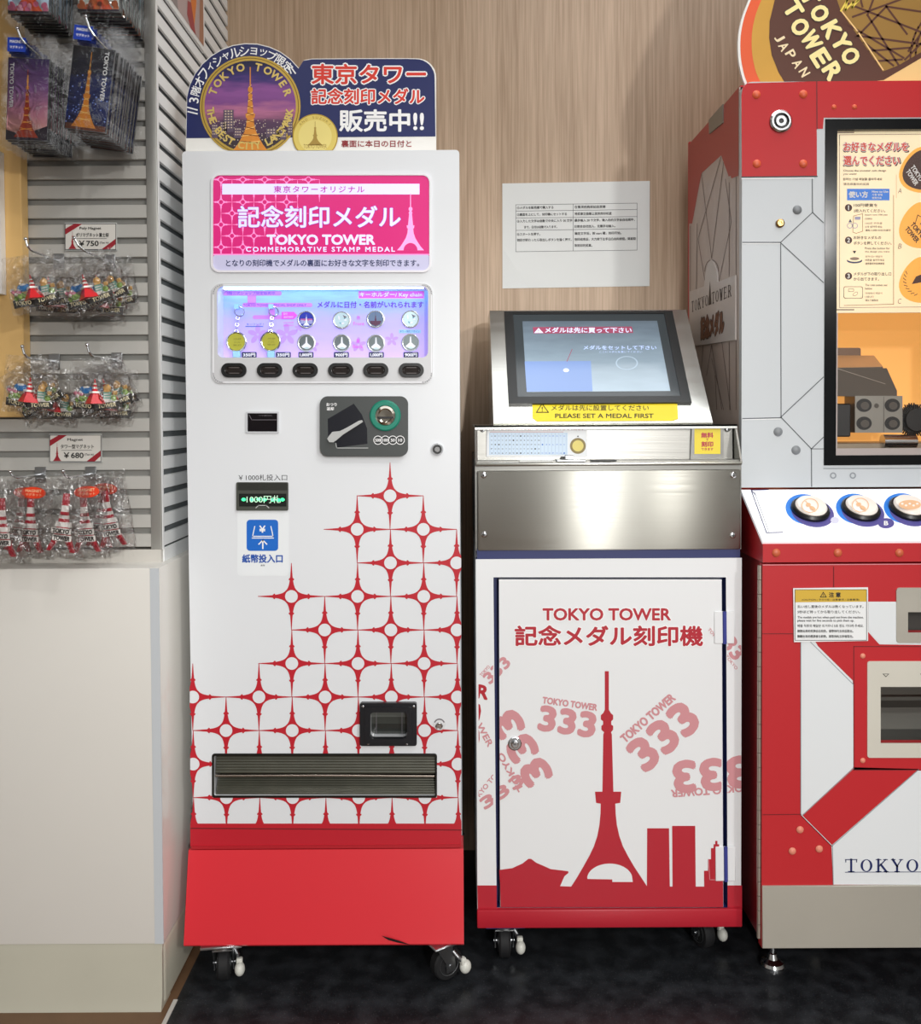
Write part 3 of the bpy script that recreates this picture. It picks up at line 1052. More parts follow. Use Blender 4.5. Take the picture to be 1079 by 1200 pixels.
m.prism([vp(x, y, .004) for x, y in ((282, 588), (333, 588), (333, 592), (282, 592))], (0, .003, 0), black, back=False)
m.build('note_slot', vend)
tube_lock(vend, vp(512.3, 526.5), (0, -1, 0), 0.0135)
lk = MB()
dd = D(lk, vp)
dd.circ(514.8, 848.5, 7.2, M('lock_collar', '#d9dadb', 0.3), 2)
dd.ring(514.8, 848.5, 5.2, 6.6, M('dim_grey'), 3, 200, 340, 12)
dd.circ(514.5, 850.3, 4.2, ink_black, 3)
dd.circ(514.5, 850.3, 3.1, ink_white, 4)
dd.rect(514, 849.7, 519, 851, ink_black, 5)
lk.lathe(vp(514.5, 850.3, .0012), (0, -1, 0), [(.0078, 0), (.0078, .004), (.0062, .0055), (.005, .005), (0, .005)], chrome, 24)
lk.build('lock', vend)
m = MB()
m.plate(px_rr(422.3, 822, 488.5, 872, 2.5), [px_rr(434, 832, 477.5, 863.5, 5)], (0, -.012, 0), M('return_frame', '#15171c', 0.32))
m.plate(px_rr(428, 826, 483, 868.5, 4), [px_rr(434.2, 832.2, 477.3, 863.3, 5)], (0, -.016, 0), MATS['return_frame'])
rf = m.build('return_window', vend)
for x, y in ((426, 826), (485, 826), (432, 869), (477, 869.5)):
    screw(rf, vp(x, y, .012), (0, -1, 0), .003)
m = MB()
m.prism([vp(x, y, -.02) for x, y in ((432, 830), (480, 830), (480, 866), (432, 866))], (0, .003, 0), M('smoked_flap', '#3d403d', 0.12))
d = D(m, Plane((0, VY + .02, 0), (0, -1, 0)))
for x in (441, 471):
    d.line([(x, 831), (x, 866)], .6, MATS['dim_grey'], 1)
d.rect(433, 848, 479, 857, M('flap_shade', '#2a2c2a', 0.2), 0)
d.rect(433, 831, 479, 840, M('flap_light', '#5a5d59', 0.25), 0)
m.build('return_flap', rf)

# dispensing slot: dark ribbed chute with two flaps and a steel bar
m = MB()
chute = M('chute_black', '#0e0f0d', 0.4)
a1, b1 = P(250.5, 885, VY), P(510.5, 932.5, VY)
m.box(a1.x - .003, b1.x + .003, VY + .055, VY + .058, b1.z - .003, a1.z + .003, chute)
m.box(a1.x - .003, b1.x + .003, VY + .004, VY + .058, b1.z - .005, b1.z - .001, chute)
rim = M('slot_rim', '#111311', 0.3)
m.plate(px_rr(248.7, 882.8, 512, 934.3, 3), [px_rr(250.8, 885.2, 510.2, 932.2, 2)], (0, -.003, 0), rim)
slot = m.build('dispensing_slot', vend)
flap_mat = M('ribbed_flap', '#4c4c42', 0.3, 0.4, var=0.25, vscale=30)
def flap(y0, y1, l0, l1, nrib):
    m = MB()
    prof = []
    for i in range(nrib * 2 + 1):
        t = i / (nrib * 2)
        y = y0 + (y1 - y0) * t
        l = l0 + (l1 - l0) * t + (.0008 if i % 2 else 0)
        prof.append((y, l))
    for (ya, la), (yb, lb) in zip(prof, prof[1:]):
        m.poly([vp(252, ya, la), vp(509.5, ya + .3, la), vp(509.5, yb + .3, lb), vp(252, yb, lb)], flap_mat)
    m.build('flap', slot)
flap(886, 907, -.012, -.004, 7)
flap(914, 932, -.028, -.006, 8)
m = MB()
m.tube([vp(252, 909.8, -.004), vp(380, 909.3, -.003), vp(509, 910.2, -.004)], .0028, M('bar_steel', '#b9aea2', 0.25, 1.0), 10)
m.build('flap_bar', slot)

# red skirt and sloping kick plate
kred = M('red_kick_paint', '#d8303a', 0.25, coat=0.3)
m = MB()
zk1 = P(378, 994.5, VY).z
m.box(vx0 + .003, vx1 - .003, VY + .0745, VY + .1, vkz, zk1, kred)
xl, xr = vx0 - .004, vx1 + .001
sec = [(1.975, vkz), (1.972, vkz + .004), (VY - .004, zk1), (VY + .06, zk1), (VY + .06, vkz)]
m.prism([(xl, y, z) for y, z in sec], (xr - xl, 0, 0), kred)
scr = M('black_scuff', '#1b0b0c', 0.7)
kp = Plane((0, 1.972, vkz + .004), Vector((0, -(zk1 - vkz), -(VY - .004 - 1.972))))
d = D(m, kp)
d.poly([(447, 1096.5), (460, 1100), (470, 1103), (482, 1107.5), (466, 1104.5), (455, 1101.5)], scr, 0)
m.build('kick_plate', vend)
m = MB()
m.box(vx0 + .003, vx1 - .003, VY - .0035, VY + .002, zk1 + .002, P(380, 990, VY).z, M('red_skirt_paint', '#b3202b', 0.35))
m.build('skirt', vend)
c = FLOOR(262, 1152)
caster(vend, c.x, 2.005, vkz, 0.12)
c2 = FLOOR(522, 1152)
caster(vend, c2.x - .015, 2.01, vkz, -1.0, 'rear')
caster(vend, c.x, 2.5, vkz, 0.3, False)
caster(vend, c2.x - .01, 2.5, vkz, -0.4, False)

# goods in the display case
def medal_at(x, y, r, kind, label, front):
    p = dp(x, y)
    t = thing('commemorative_medal', label, 'medal', p, 'medals in the lit display case')
    k = DY / F_PX
    m = MB()
    m.lathe(p, (0, -1, 0), [(r * k, 0), (r * k, .003), (r * .9 * k, .0036), (r * .82 * k, .003), (r * .82 * k, .001)], M('medal_silver', '#dcdfe0', 0.25, 0.8), 30)
    m.build('rim', t)
    m = MB()
    m.lathe(p, (0, -1, 0), [(r * .84 * k, .0015), (r * .84 * k, .0026), (0, .0026)], {'night': M('night_print', '#2b3aa6', 0.3), 'pale': M('pale_medal', '#cfe6e4', 0.3, 0.3), 'tower': M('tower_medal', '#6b7f96', 0.3), 'back': M('medal_back', '#7d8787', 0.3, 0.6)}[kind], 30)
    d = D(m, Plane((0, DY - .0026, 0), (0, -1, 0)), l0=.0002, dl=.0001)
    if kind == 'back':
        d.poly([(x - .6, y - 7), (x + .6, y - 7), (x + 1.2, y), (x + 6, y + 4), (x + 4, y + 6), (x, y + 4.5), (x - 4, y + 6), (x - 6, y + 4), (x - 1.2, y)], ink_white, 0)
        d.circ(x + .5, y + 4.5, 4.5, M('pale_medal'), -0.5, 2.6, 18)
    elif kind == 'night':
        d.rect(x - 7, y - 1, x + 7, y + 1.5, M('dusk_band', '#c05f9a', 0.4), 0)
        for i in range(-3, 4):
            hh = 2 + (i * i * 7 % 5) * .8
            d.rect(x + i * 2.1 - .8, y + 5 - hh, x + i * 2.1 + .8, y + 5, M('city_pale', '#b4b7d8', 0.4), 1)
        tower(d, x, y - 6, y + 7, ink_white, 2)
    elif kind == 'tower':
        d.poly([(x - 7, y + 2), (x + 7, y + 2), (x + 5, y + 6), (x, y + 8), (x - 5, y + 6)], M('wine_print', '#5b2c4a', 0.4), 0)
        tower(d, x, y - 7.5, y + 6, M('wine_print'), 1)
    else:
        for i in range(5):
            a_ = i * 1.9
            d.circ(x + 4.2 * math.cos(a_), y + 4.2 * math.sin(a_), 1.6 + (i % 3) * .5, M('sea_print', '#7fb6c0', 0.4) if i % 2 else ink_white, i * .2, 1.0, 14, rot=i * 40)
        d.poly([(x + 1, y - 6), (x + 6, y - 3.5), (x + 3, y - 2)], M('dim_grey'), 1)
    m.build('face', t)
    return t
med = [(359, 374.5, 'night', 'round medal with blue night view, front row above the third button'), (400.5, 375, 'pale', 'pale etched medal, left of the word Front in the lit case'),
       (440, 374, 'tower', 'medal with dark purple tower, right of the word Front'), (481, 374, 'pale', 'pale medal above the small light blue label, top right of lit case')]
for x, y, k, l in med:
    medal_at(x, y, 10.6, k, l, True)
for (x, y), l in zip(((359, 402), (400.5, 402), (440.5, 402.5), (481, 401.5)), ('grey backed medal showing its reverse under the night view medal', 'reverse of a medal just left of the word Back', 'reverse of a medal just right of the word Back', 'reverse of a medal at the bottom right of the lit case')):
    medal_at(x, y, 10.6, 'back', l, False)
def keychain(x, y, label):
    t = thing('medal_keychain', label, 'keychain', dp(x, 411), 'key chains in the lit display case')
    k = DY / F_PX
    c = dp(x, y, .008)
    m = MB()
    m.torus(c, (0, -1, 0), 11 * k, 1.3 * k, chrome, 32, 8)
    m.build('medal_holder', t)
    m = MB()
    m.lathe(c + Vector((0, .002, 0)), (0, -1, 0), [(10 * k, 0), (10 * k, .003), (0, .003)], M('lime_gold_medal', '#b9b53a', 0.4, 0.2), 28)
    d = D(m, Plane(c + Vector((0, -.001, 0)), (0, -1, 0)), l0=.0002, dl=.0001)
    for j, s in enumerate(('メダル見本', 'ここに', '刻印します')):
        d.text(s, x, y - 3.8 + 3.6 * j, 9 - (2 if j == 1 else 0), 2.1, M('olive_ink', '#4c4a12', 0.5), 0)
    m.build('medal', t)
    m = MB()
    q = dp(x + 3.5, 365.5, .008)
    m.torus(q, (0.3, -1, 0), 5.4 * k, .8 * k, chrome, 26, 7)
    m.build('key_ring', t)
    m = MB()
    for j in range(5):
        cc = dp(x + 1.5 - j * .4, 373 + j * 3.9, .008)
        m.torus(cc, (1, -.4, 0) if j % 2 else (.2, -1, 0), 1.9 * k, .55 * k, chrome, 16, 6)
    m.build('chain', t)
    m = MB()
    m.box(q.x - .011, q.x - .001, DY - .012, DY, q.z + .006, q.z + .016, M('clear_clip', '#a8dcf5', 0.2))
    m.build('hanging_clip', t)
    m = MB()
    b0 = dp(x + .5, 415.5)
    m.box(b0.x - .008, b0.x + .008, DY - .016, DY, b0.z - .008, b0.z + .007, MATS['clear_clip'], .002, 1)
    m.build('stand', t)
keychain(278, 401, 'silver ringed key chain with lime gold medal hanging above the leftmost button')
keychain(318, 400.5, 'silver ringed key chain with lime gold medal hanging above the second button from the left')

# ================================================================== shop sign standing on the vending machine
SY = 2.07
sp_ = FR(SY)
ztop = vzt + .0005
navy_board = M('navy_board', '#141f5a', 0.35)
board_white = M('board_white', '#eceae4', 0.4)
gold = M('gold_print', '#c2a24a', 0.3, 0.5)
out_px = [(217.5, 178), (217.8, 150), (218.5, 125)]
for i in range(13):
    t = R(172 - (172 - 37) * i / 12)
    out_px.append((291.5 + 73.5 * math.cos(t), 124 - 73.5 * math.sin(t)))
out_px += [(356, 70.5), (366, 68.7), (420, 68.3), (478, 68.3)]
for i in range(9):
    t = R(90 - 90 * i / 8)
    out_px.append((489 + 22 * math.cos(t), 90.5 - 22 * math.sin(t)))
out_px += [(511, 178)]
pts = [sp_(x, y) for x, y in out_px]
pts = [Vector((p.x, p.y, max(p.z, ztop))) if y < 170 else Vector((p.x, p.y, ztop)) for p, (x, y) in zip(pts, out_px)]
sign = thing('shop_sign', 'navy and white cut-out sign with gold ringed night tower picture on top of vending machine', 'sign', ((pts[0].x + pts[-1].x) / 2, SY, ztop))
m = MB()
m.prism(pts, (0, .007, 0), board_white)
d = D(m, sp_)
inner = [(291.5 + (x - 291.5) * .992, 124 + (y - 124) * .985) for x, y in out_px if y < 170]
inner = [(218.3, 162)] + [p for p in inner[1:]] + [(510.2, 160)]
d.poly(inner, navy_board, 0)
d.text('東京タワー', 432, 87, 133, 23, M('sign_red', '#d8321e', 0.4), 3, 0.028, out=ink_white, outw=0.07)
d.text('記念刻印メダル', 431, 113, 132, 18, M('sign_red'), 3, 0.028, out=ink_white, outw=0.07)
d.text('販売中!!', 447, 141.5, 98, 25, ink_white, 3, 0.03)
d.text('裏面に本日の日付と', 441, 168.5, 82, 8, M('dark_red_ink', '#8e1a20', 0.4), 2, 0.02)
for j, ch in enumerate('3階オフィシャルショップ限定'):
    an = 173.5 - (173.5 - 46) * j / 13.0
    d.text(ch, 292 + 65 * math.cos(R(an)), 125 - 65 * math.sin(R(an)), None if ch not in '3' else 6, 11 if ch not in 'ィャョッ' else 8, ink_white, 3, 0.018, rot=an - 90)
for x0, y0, x1, y1 in ((220, 126, 231, 129), (220.5, 131, 231, 133.5), (338, 77, 341, 86), (341.5, 79.5, 346, 86)):
    d.line([(x0, y0), (x1, y1)], 1.6, ink_white, 3)
# gold ringed picture
zcut = ztop + .001
dusk = ramp('dusk_city_print', [(0.0, '#3a2418'), (0.16, '#2a1c26'), (0.36, '#4c2a4c'), (0.5, '#b4688e'), (0.6, '#7c3f86'), (0.72, '#8a4a92'), (0.85, '#35246e'), (1.0, '#15123f')], 2, 0.0, 0.205, 0.25, 0.0, (0.40, 260, '#d9c6b0'))
def cut_circ(cx, cy, r, ylim, n=56):
    return [(cx + r * math.cos(2 * PI * i / n), min(ylim, cy + r * math.sin(2 * PI * i / n))) for i in range(n)]
d.poly(cut_circ(293.3, 125, 59, 176.6), gold, 4)
d.poly(cut_circ(293.3, 125, 57, 176.6), M('gold_dark', '#7d6326', 0.3, 0.5), 4.5)
d.poly(cut_circ(293.3, 125, 56, 176.6), gold, 5)
d.poly(cut_circ(293.3, 125, 53.5, 176.6), dusk, 6)
for bx_, by_, bw_, bh_ in ((268, 142, 12, 26), (262, 150, 8, 14), (252, 154, 7, 16), (340, 148, 6, 22), (318, 156, 12, 10), (332, 158, 7, 12), (279, 156, 9, 12)):
    d.rect(bx_ - bw_ / 2, by_ - bh_ / 2, bx_ + bw_ / 2, by_ + bh_ / 2, M('night_building', '#5b4a5e', 0.4), 7)
    for wi in range(3):
        for wj in range(int(bh_ / 3.4)):
            d.rect(bx_ - bw_ / 2 + bw_ * (.14 + wi * .28), by_ - bh_ / 2 + 1 + wj * 3.2, bx_ - bw_ / 2 + bw_ * (.3 + wi * .28), by_ - bh_ / 2 + 2.4 + wj * 3.2, M('window_glow', '#d6bfa8', 0.4), 7.5)
tower(d, 293.5, 79, 176.4, M('amber_print', '#d98a2e', 0.4), 8, wid=0.62)
for j in range(9):
    yy = 100 + j * 8.2
    hw = 1.2 + j * .62 + (j > 6) * 5
    d.line([(293.5 - hw, yy), (293.5 + hw, yy + 2.5)], .7, M('amber_dark', '#7c3d12', 0.5), 9)
    d.line([(293.5 + hw, yy), (293.5 - hw, yy + 2.5)], .7, M('amber_pale', '#ffd27a', 0.5), 9)
gold_txt = M('gold_letter', '#d8bd6a', 0.35, 0.3)
d.arc('TOKYO', 293.3, 125, 46.5, 158, 104, 8.5, gold_txt, 10, 0.05)
d.arc('TOWER', 293.3, 125, 46.5, 78, 20, 8.5, gold_txt, 10, 0.05)
d.arc('THE BEST CITY LANDMARK', 293.3, 125, 46.5, 186, 352, 8, gold_txt, 10, 0.05, inward=True)
# small gold medal picture
d.poly(cut_circ(369.5, 160.5, 26.5, 176.6), M('medal_gold_edge', '#b08f2e', 0.3, 0.4), 11)
d.poly(cut_circ(369.5, 160.5, 25.3, 176.6), M('medal_gold', '#dcc566', 0.28, 0.35), 12)
d.poly(cut_circ(369.5, 160.5, 19.5, 176.6), M('medal_gold_in', '#e6d480', 0.3, 0.3), 13)
tower(d, 369.5, 143, 171, M('medal_line', '#a8893a', 0.4), 14)
d.text('TOKYO TOWER', 369.5, 172, 27, 5, M('medal_line'), 14)
d.arc('AND SUZUKI', 369.5, 160.5, 22.3, 140, 40, 3, M('medal_line'), 14)
m.build('board', sign)
for x in (pts[0].x + .06, pts[-1].x - .06):
    m = MB()
    m.prism([(x, SY + .007, ztop), (x, SY + .09, ztop), (x, SY + .007, ztop + .1)], (.004, 0, 0), board_white)
    m.build('support_foot', sign)

# ================================================================== instruction sheet on the wall
NY = WALL_Y - .0015
npl = FR(NY)
c0 = npl(674.5, 338)
note = thing('instruction_sheet', 'white paper sheet with a printed table fixed to the wood wall', 'notice', (c0.x, NY, c0.z))
m = MB()
corners = [npl(588.5, 215), npl(761.3, 212), npl(761, 335.3), npl(588.7, 338)]
paper = M('white_paper', '#e4e6e4', 0.65)
m.prism(corners, (0, .001, 0), paper)
d = D(m, npl)
def np_(u, v):
    return (604.3 + 142 * u, 240 + 55 * v - 1.9 * u)
lw = .45
for v in (0, .135, .285, .545, 1.0):
    d.line([np_(0, v * 1.0), np_(1, v)], lw, grey_ink, 0)
for u in (0, .473, 1):
    d.line([np_(u, 0), np_(u, 1)], lw, grey_ink, 0)
def nt_(t, u0, u1, v, rot=.75):
    x, y = np_((u0 + u1) / 2, v)
    d.text(t, x, y, (u1 - u0) * 142, 3.3, ink_black, 1, 0.02, rot=rot)
nt_('①メダルを販売機で購入する', .01, .31, .065)
nt_('②裏面を上にして、刻印機にセットする', .01, .42, .21)
nt_('③入力した文字は自動で中央に入り 20 文字', .01, .465, .35)
nt_('まで、日付は自動で入ります。', .07, .34, .48)
nt_('④スタートを押す。', .01, .2, .63)
nt_('刻印が終わったら取出しボタンを強く押す。', .01, .46, .755)
nt_('在售货机购买纪念奖章', .485, .74, .065)
nt_('将奖章正面朝上放到刻印机里', .485, .79, .21)
nt_('最多输入 20 个文字，输入后的文字会自动居中，', .485, .98, .35)
nt_('日期会自动加入，无需手动输入。', .485, .82, .48)
nt_('确定文字后，按 start 键，刻印开始。', .485, .87, .63)
nt_('刻印结束后，大力按下左手边凸出的按钮，就能取', .485, .99, .755)
nt_('到刻印的奖章。', .485, .63, .885)
m.build('paper', note)
m = MB()
fold_film = film('corner_fold_shade', 0.03, 0.15, 0.0)
m.poly([npl(590, 292, .0006), npl(618, 338, .0006), npl(588.8, 338, .0006)], fold_film)  # film triangle stands in for the shade of the folded corner
m.build('corner_fold_shade', note)
# ================================================================== medal engraving machine
EY = 2.03
ep = FR(EY)
ex0 = (P(557, 700, EY).x + P(560, 1080, EY).x) / 2
ex1 = (P(867.5, 700, EY).x + P(869.5, 1080, EY).x) / 2
ezb = P(712, 1085, EY).z
ezt = P(712, 654.5, EY).z
eng = thing('engraving_machine', 'white wheeled cabinet with red tower skyline door, steel top box and tilted touch screen', 'engraving machine', ((ex0 + ex1) / 2, 2.28, 0))
navy_paint = M('navy_paint', '#1f2a63', 0.4)
ered = M('engraver_red', '#b32030', 0.35)
white_e = M('cabinet_white', '#e8eaeb', 0.35, coat=0.15)
pale_red = M('faded_red_print', '#cf8f94', 0.45)
DX0, DX1, DYT, DYB = 584.5, 845.0, 679.0, 1062.0
hole = [ep(x, y) for x, y in ((578, 676.5), (850.5, 676.5), (852.5, 1063.5), (582, 1063.5))]
m = MB()
out = [(ex0, EY, ezb), (ex1, EY, ezb), (ex1, EY, ezt), (ex0, EY, ezt)]
m.plate(out, [hole], (0, .03, 0), white_e, navy_paint)
m.box(ex0, ex1, EY + .03, 2.55, ezb, ezt, white_e)
d = D(m, ep)
xa, xb = 560.5, 869.3
d.poly([(xa - 1.2, 1037.5), (581.9, 1037.5), (582, 1063.5), (852.4, 1063.5), (852.3, 1037.5), (xb, 1037.5), (xb, 1085), (xa - .5, 1085)], ered, 0)
# faded number prints on the frame
def three33(cx, cy, h, rot, fn_d, mat, w3=None, label_above=True, lw=None, clip=None):
    c, q = math.cos(R(rot)), math.sin(R(rot))
    fn_d.text('333', cx, cy, w3, h, mat, 1, 0.075, rot=rot)
    oy = h * 0.78 if label_above else -h * 0.78
    fn_d.text('TOKYO TOWER', cx - q * oy, cy - c * oy, lw or (w3 or h * 2.2), h * .27, mat, 2, 0.06, rot=rot)
LFC, RFC, DRC = (560.6, 655, 577.8, 1084), (851.5, 655, 868.3, 1084), (585.3, 680, 844.8, 1061)
d.text('333', 855, 754, 38, 17, pale_red, 1, 0.06, rot=-52, clip=RFC)
d.text('TOKYO', 857, 776, 20, 3.6, pale_red, 2, 0.02, rot=-52, clip=RFC)
d.text('R', 565.8, 811, 12, 15, ered, 1, 0.06, rot=-10, clip=LFC)
d.poly([(560.6, 824.5), (562.5, 826), (563.6, 833), (562, 842), (560.8, 845)], ered, 1)
d.poly([(560.7, 855), (561.6, 858), (561.8, 866), (560.9, 871)], ered, 1)
d.text('WER', 568, 861, 29, 7, pale_red, 1, 0.05, rot=-62, clip=LFC)
d.text('TOKYO', 568, 786, 15, 3.6, pale_red, 1, 0.03, rot=48, clip=LFC)
d.text('333', 582, 785, 34, 13, pale_red, 1, 0.06, rot=45, clip=LFC)
d.text('TOKYO TO', 566, 925, 44, 5.5, pale_red, 1, 0.04, rot=50, clip=LFC)
d.text('333', 588, 927, 56, 13, pale_red, 1, 0.07, rot=35, clip=LFC)
d.text('333', 833, 907, 86, 34, pale_red, 1, 0.075, rot=184, clip=RFC)
d.text('TOKYO TOWER', 832, 926, 92, 8.5, pale_red, 2, 0.05, rot=184, clip=RFC)
m.build('cabinet', eng)
m = MB()
zr = P(712, 1040, EY).z
m.box(ex0 - .001, ex1 + .001, EY - .008, EY + .001, ezb - .0005, P(712, 1063.8, EY).z, ered, .003, 2)
m.build('bottom_rail', eng)
m = MB()
m.box(P(578, 870, EY).x - .006, P(852, 870, EY).x + .004, EY + .026, EY + .0295, P(712, 1063, EY).z, P(712, 677, EY).z, navy_paint)
m.build('door_gap', eng)
# neck between steel box and cabinet
m = MB()
m.box(ex0 + .003, ex1 - .003, EY + .003, 2.54, ezt, P(712, 645, EY).z + .006, navy_paint)
m.build('neck', eng)

m = MB()
dpts = [ep(x, y, .003) for x, y in ((DX0, DYT), (DX1, DYT), (DX1 + 2, DYB), (DX0 + 1.5, DYB))]
m.prism(dpts, (0, .022, 0), white_e)
d = D(m, ep, l0=.0034)
d.line([(DX0 + .5, DYT + 1), (DX1 - .5, DYT + 1)], 1.2, ink_white, 0)
d.text('TOKYO TOWER', 710.5, 719.5, 149, 13.5, ered, 2, 0.045, out=ink_white, outw=.08)
d.text('記念メダル刻印機', 713, 744.5, 219, 23, ered, 2, 0.034, out=ink_white, outw=.05)
# skyline
sky = [(586.3, 1062), (585.9, 1036), (584.8, 1018.5), (600, 1016.5), (612, 1011), (619, 1005.5), (622, 1005.5), (628, 1010), (645, 1017.5), (665.5, 1020), (665.8, 1022), (661, 1026), (656, 1037.5), (669, 1038), (676, 1027), (683, 1015), (690, 1002.5), (695.5, 991), (699.5, 979), (702, 966), (703.2, 953), (703.5, 941), (698, 940), (696.8, 927), (705.5, 927), (706.5, 860), (707.5, 857.5), (704.3, 854.5), (704.3, 850), (706.3, 848.5), (706.3, 844.5), (703.6, 842.5), (703.6, 837.5), (706.5, 835), (708.3, 831), (708.3, 786), (713, 786), (713, 831), (715.3, 835), (718, 837.5), (718, 842.5), (715.8, 844.5), (715.8, 848.5), (718, 850), (718, 854.5), (715.6, 857.5), (716.5, 860), (718.3, 927), (727.5, 927), (726.3, 940), (720.5, 941), (721, 953), (722.4, 966), (725.3, 979), (729.5, 991), (735.5, 1002.5), (742.5, 1014.5), (750, 1026), (757.5, 1037.5), (757.8, 969.8), (783.4, 969.8), (784.3, 1038), (787.5, 1038), (787, 967), (814, 967), (814.6, 1038), (824.5, 1038), (824.3, 1019.5), (829, 1019.5), (829, 1006), (832.5, 1006), (832.5, 993), (835.5, 993), (835.5, 988.5), (837.5, 988.5), (837.5, 984.5), (840, 984.5), (840, 988.5), (842, 988.5), (842, 993), (845, 993), (846.6, 1036), (846.8, 1062)]
d.poly(sky, ered, 1)
arch = [(688, 1029)] + [(714 - 26.5 * math.cos(R(t)), 1029 - 18 * math.sin(R(t))) for t in range(8, 173, 8)] + [(741, 1032.5), (717, 1032.5), (717, 1029.5)]
d.poly(arch, white_e, 2)
d.line([(829.6, 1006), (831, 1030), (841, 1030)], .7, M('pale_seam', '#d58a90', 0.5), 2)
three33(664.5, 845, 27, -8, d, pale_red, 64, True, 64)
three33(777, 862, 36, 41, d, pale_red, 84, True, 78)
d.text('333', 833, 907, 86, 34, pale_red, 1, 0.075, rot=184, clip=DRC)
d.text('TOKYO TOWER', 832, 926, 92, 8.5, pale_red, 2, 0.05, rot=184, clip=DRC)
d.text('333', 611, 876, 88, 31, pale_red, 1, 0.09, rot=-60, flip=True, clip=DRC)
d.text('333', 582, 785, 34, 13, pale_red, 2, 0.06, rot=45, clip=DRC)
d.text('TOKYO', 598, 904, 50, 7, pale_red, 3, 0.06, rot=-60, flip=True, clip=DRC)
d.text('333', 588, 927, 56, 13, pale_red, 4, 0.07, rot=35, clip=DRC)
d.text('333', 855, 754, 38, 17, pale_red, 5, 0.06, rot=-52, clip=DRC)
d.text('TOWER', 836, 744, 20, 3.6, pale_red, 6, 0.02, rot=-52, clip=DRC)
m.build('door', eng)
lm = MB()
pl = ep(603, 870.5, .003)
lm.lathe(pl, (0, -1, 0), [(.015, 0), (.015, .003), (.013, .004), (.0085, .004), (.008, .009), (.006, .0095), (0, .0095)], None, 28, [chrome, chrome, zinc, chrome, chrome, zinc])
dd = D(lm, Plane((0, EY - .0125, 0), (0, -1, 0)))
dd.ring(603, 870.5, 1.6, 2.3, ink_black, 0, 40, 340, 14)
lm.build('lock', eng)
for (y0, y1, lab) in ((716, 753.5, None), (991, 1031, None)):
    m = MB()
    h0, h1 = ep(847.8 + (y0 - 716) * .005, y0, .006), ep(848 + (y1 - 716) * .005, y1, .006)
    m.cyl(h0, h1, .0045, M('hinge_blue', '#3a4390', 0.35), 14)
    for s, mat in ((-1, white_e), (1, white_e)):
        m.box(min(h0.x, h0.x + s * .022), max(h0.x, h0.x + s * .022), EY - .006, EY - .002, h1.z, h0.z, mat, .001, 1)
    m.build('hinge', eng)

steel = brushed('brushed_steel', '#bdbcb4', 0.28, True, 500, 0.18)
steel_top = brushed('polished_steel', '#c9c9c4', 0.2, True, 60, 0.1)
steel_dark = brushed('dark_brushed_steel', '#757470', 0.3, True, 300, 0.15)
zb0, zb1 = P(712, 645, EY).z, P(712, 546, EY).z
zl = P(712, 499, EY).z
m = MB()
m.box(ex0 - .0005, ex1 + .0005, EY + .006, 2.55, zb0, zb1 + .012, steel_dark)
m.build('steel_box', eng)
m = MB()
m.box(ex0 + .004, ex1 - .003, EY - .004, EY + .006, zb0 + .001, P(712, 551, EY).z, brushed('front_plate_steel', '#b6b5ad', 0.42, True, 500, 0.06, 0.94), .004, 2)
fpn = m.build('front_plate', eng, uv=True)
for x, y in ((566.5, 556.5), (858.5, 556.5), (567, 626), (858, 627)):
    screw(fpn, ep(x, y, .004), (0, -1, 0), .0068)
m = MB()
m.box(ex0 + .001, ex1 - .001, EY - .006, EY + .055, zb1 + .001, P(712, 541.5, EY).z, steel, .002, 2)
led = m.build('ledge', eng)
# recessed slanted band with side cheeks
BY = EY + .05
z_lo, z_hi = P(712, 541.5, EY).z, P(712, 500, BY).z
m = MB()
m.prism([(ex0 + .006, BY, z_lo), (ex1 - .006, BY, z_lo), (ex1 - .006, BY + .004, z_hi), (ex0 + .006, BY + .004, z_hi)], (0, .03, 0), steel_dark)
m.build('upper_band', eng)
for x in (ex0, ex1 - .004):
    m = MB()
    m.prism([(x, EY - .004, z_lo - .003), (x, BY + .05, z_lo - .003), (x, BY + .05, z_hi + .004), (x, BY - .008, z_hi + .004)], (.004, 0, 0), steel_top)
    m.build('side_cheek', eng)
m = MB()
m.box(ex0, ex1, BY - .014, 2.55, z_hi, z_hi + .004, steel_top)
m.box(ex0, ex1, BY - .014, BY - .011, z_hi - .005, z_hi + .004, steel_top)
m.build('top_deck', eng)
bpn = Plane((0, BY, 0), (0, -1, 0))
m = MB()
m.prism([bpn(x, y, .004) for x, y in ((570.5, 498.8), (687.5, 498.8), (688, 535), (570, 535))], (0, .003, 0), M('label_plate', '#dfe2e4', 0.35), back=False)
d = D(m, Plane((0, BY - .004, 0), (0, -1, 0)))
d.text('メダルをお買い求めの上、この機械で刻印してください', 629, 502, 112, 4.2, ink_red, 1, 0.02)
pale_b = M('table_blue', '#c5d8ea', 0.4)
d.rect(573, 507, 665, 533, pale_b, 0)
line_b = M('table_line', '#8fa3c0', 0.4)
for i in range(22):
    d.line([(574 + i * 4.25, 507.5), (574 + i * 4.25, 532.5)], .25, line_b, .6)
import itertools
alphabet = 'ABCDEFGHIJKLMNOPQRSTUVWXYZ0123456789.-/&!'
kk = itertools.cycle(alphabet)
for rr in range(5):
    for i in range(21):
        if i > 13 and rr % 2:
            continue
        d.text(next(kk), 576 + i * 4.25, 511 + rr * 5, 1.7, 1.5, ink_black if i < 14 else ink_blue, 1)
d.line([(574, 506.2), (660, 506.2)], .4, ink_red, 1)
d.circ(677, 522.5, 9.3, M('dial_brown', '#7d6a22', 0.4), 1)
d.circ(677, 522.5, 6.6, M('dial_gold', '#d6c456', 0.35), 2)
d.poly([(675.8, 512), (678.2, 512), (677, 510.2)], ink_black, 2)
m.build('info_plate', eng)
m = MB()
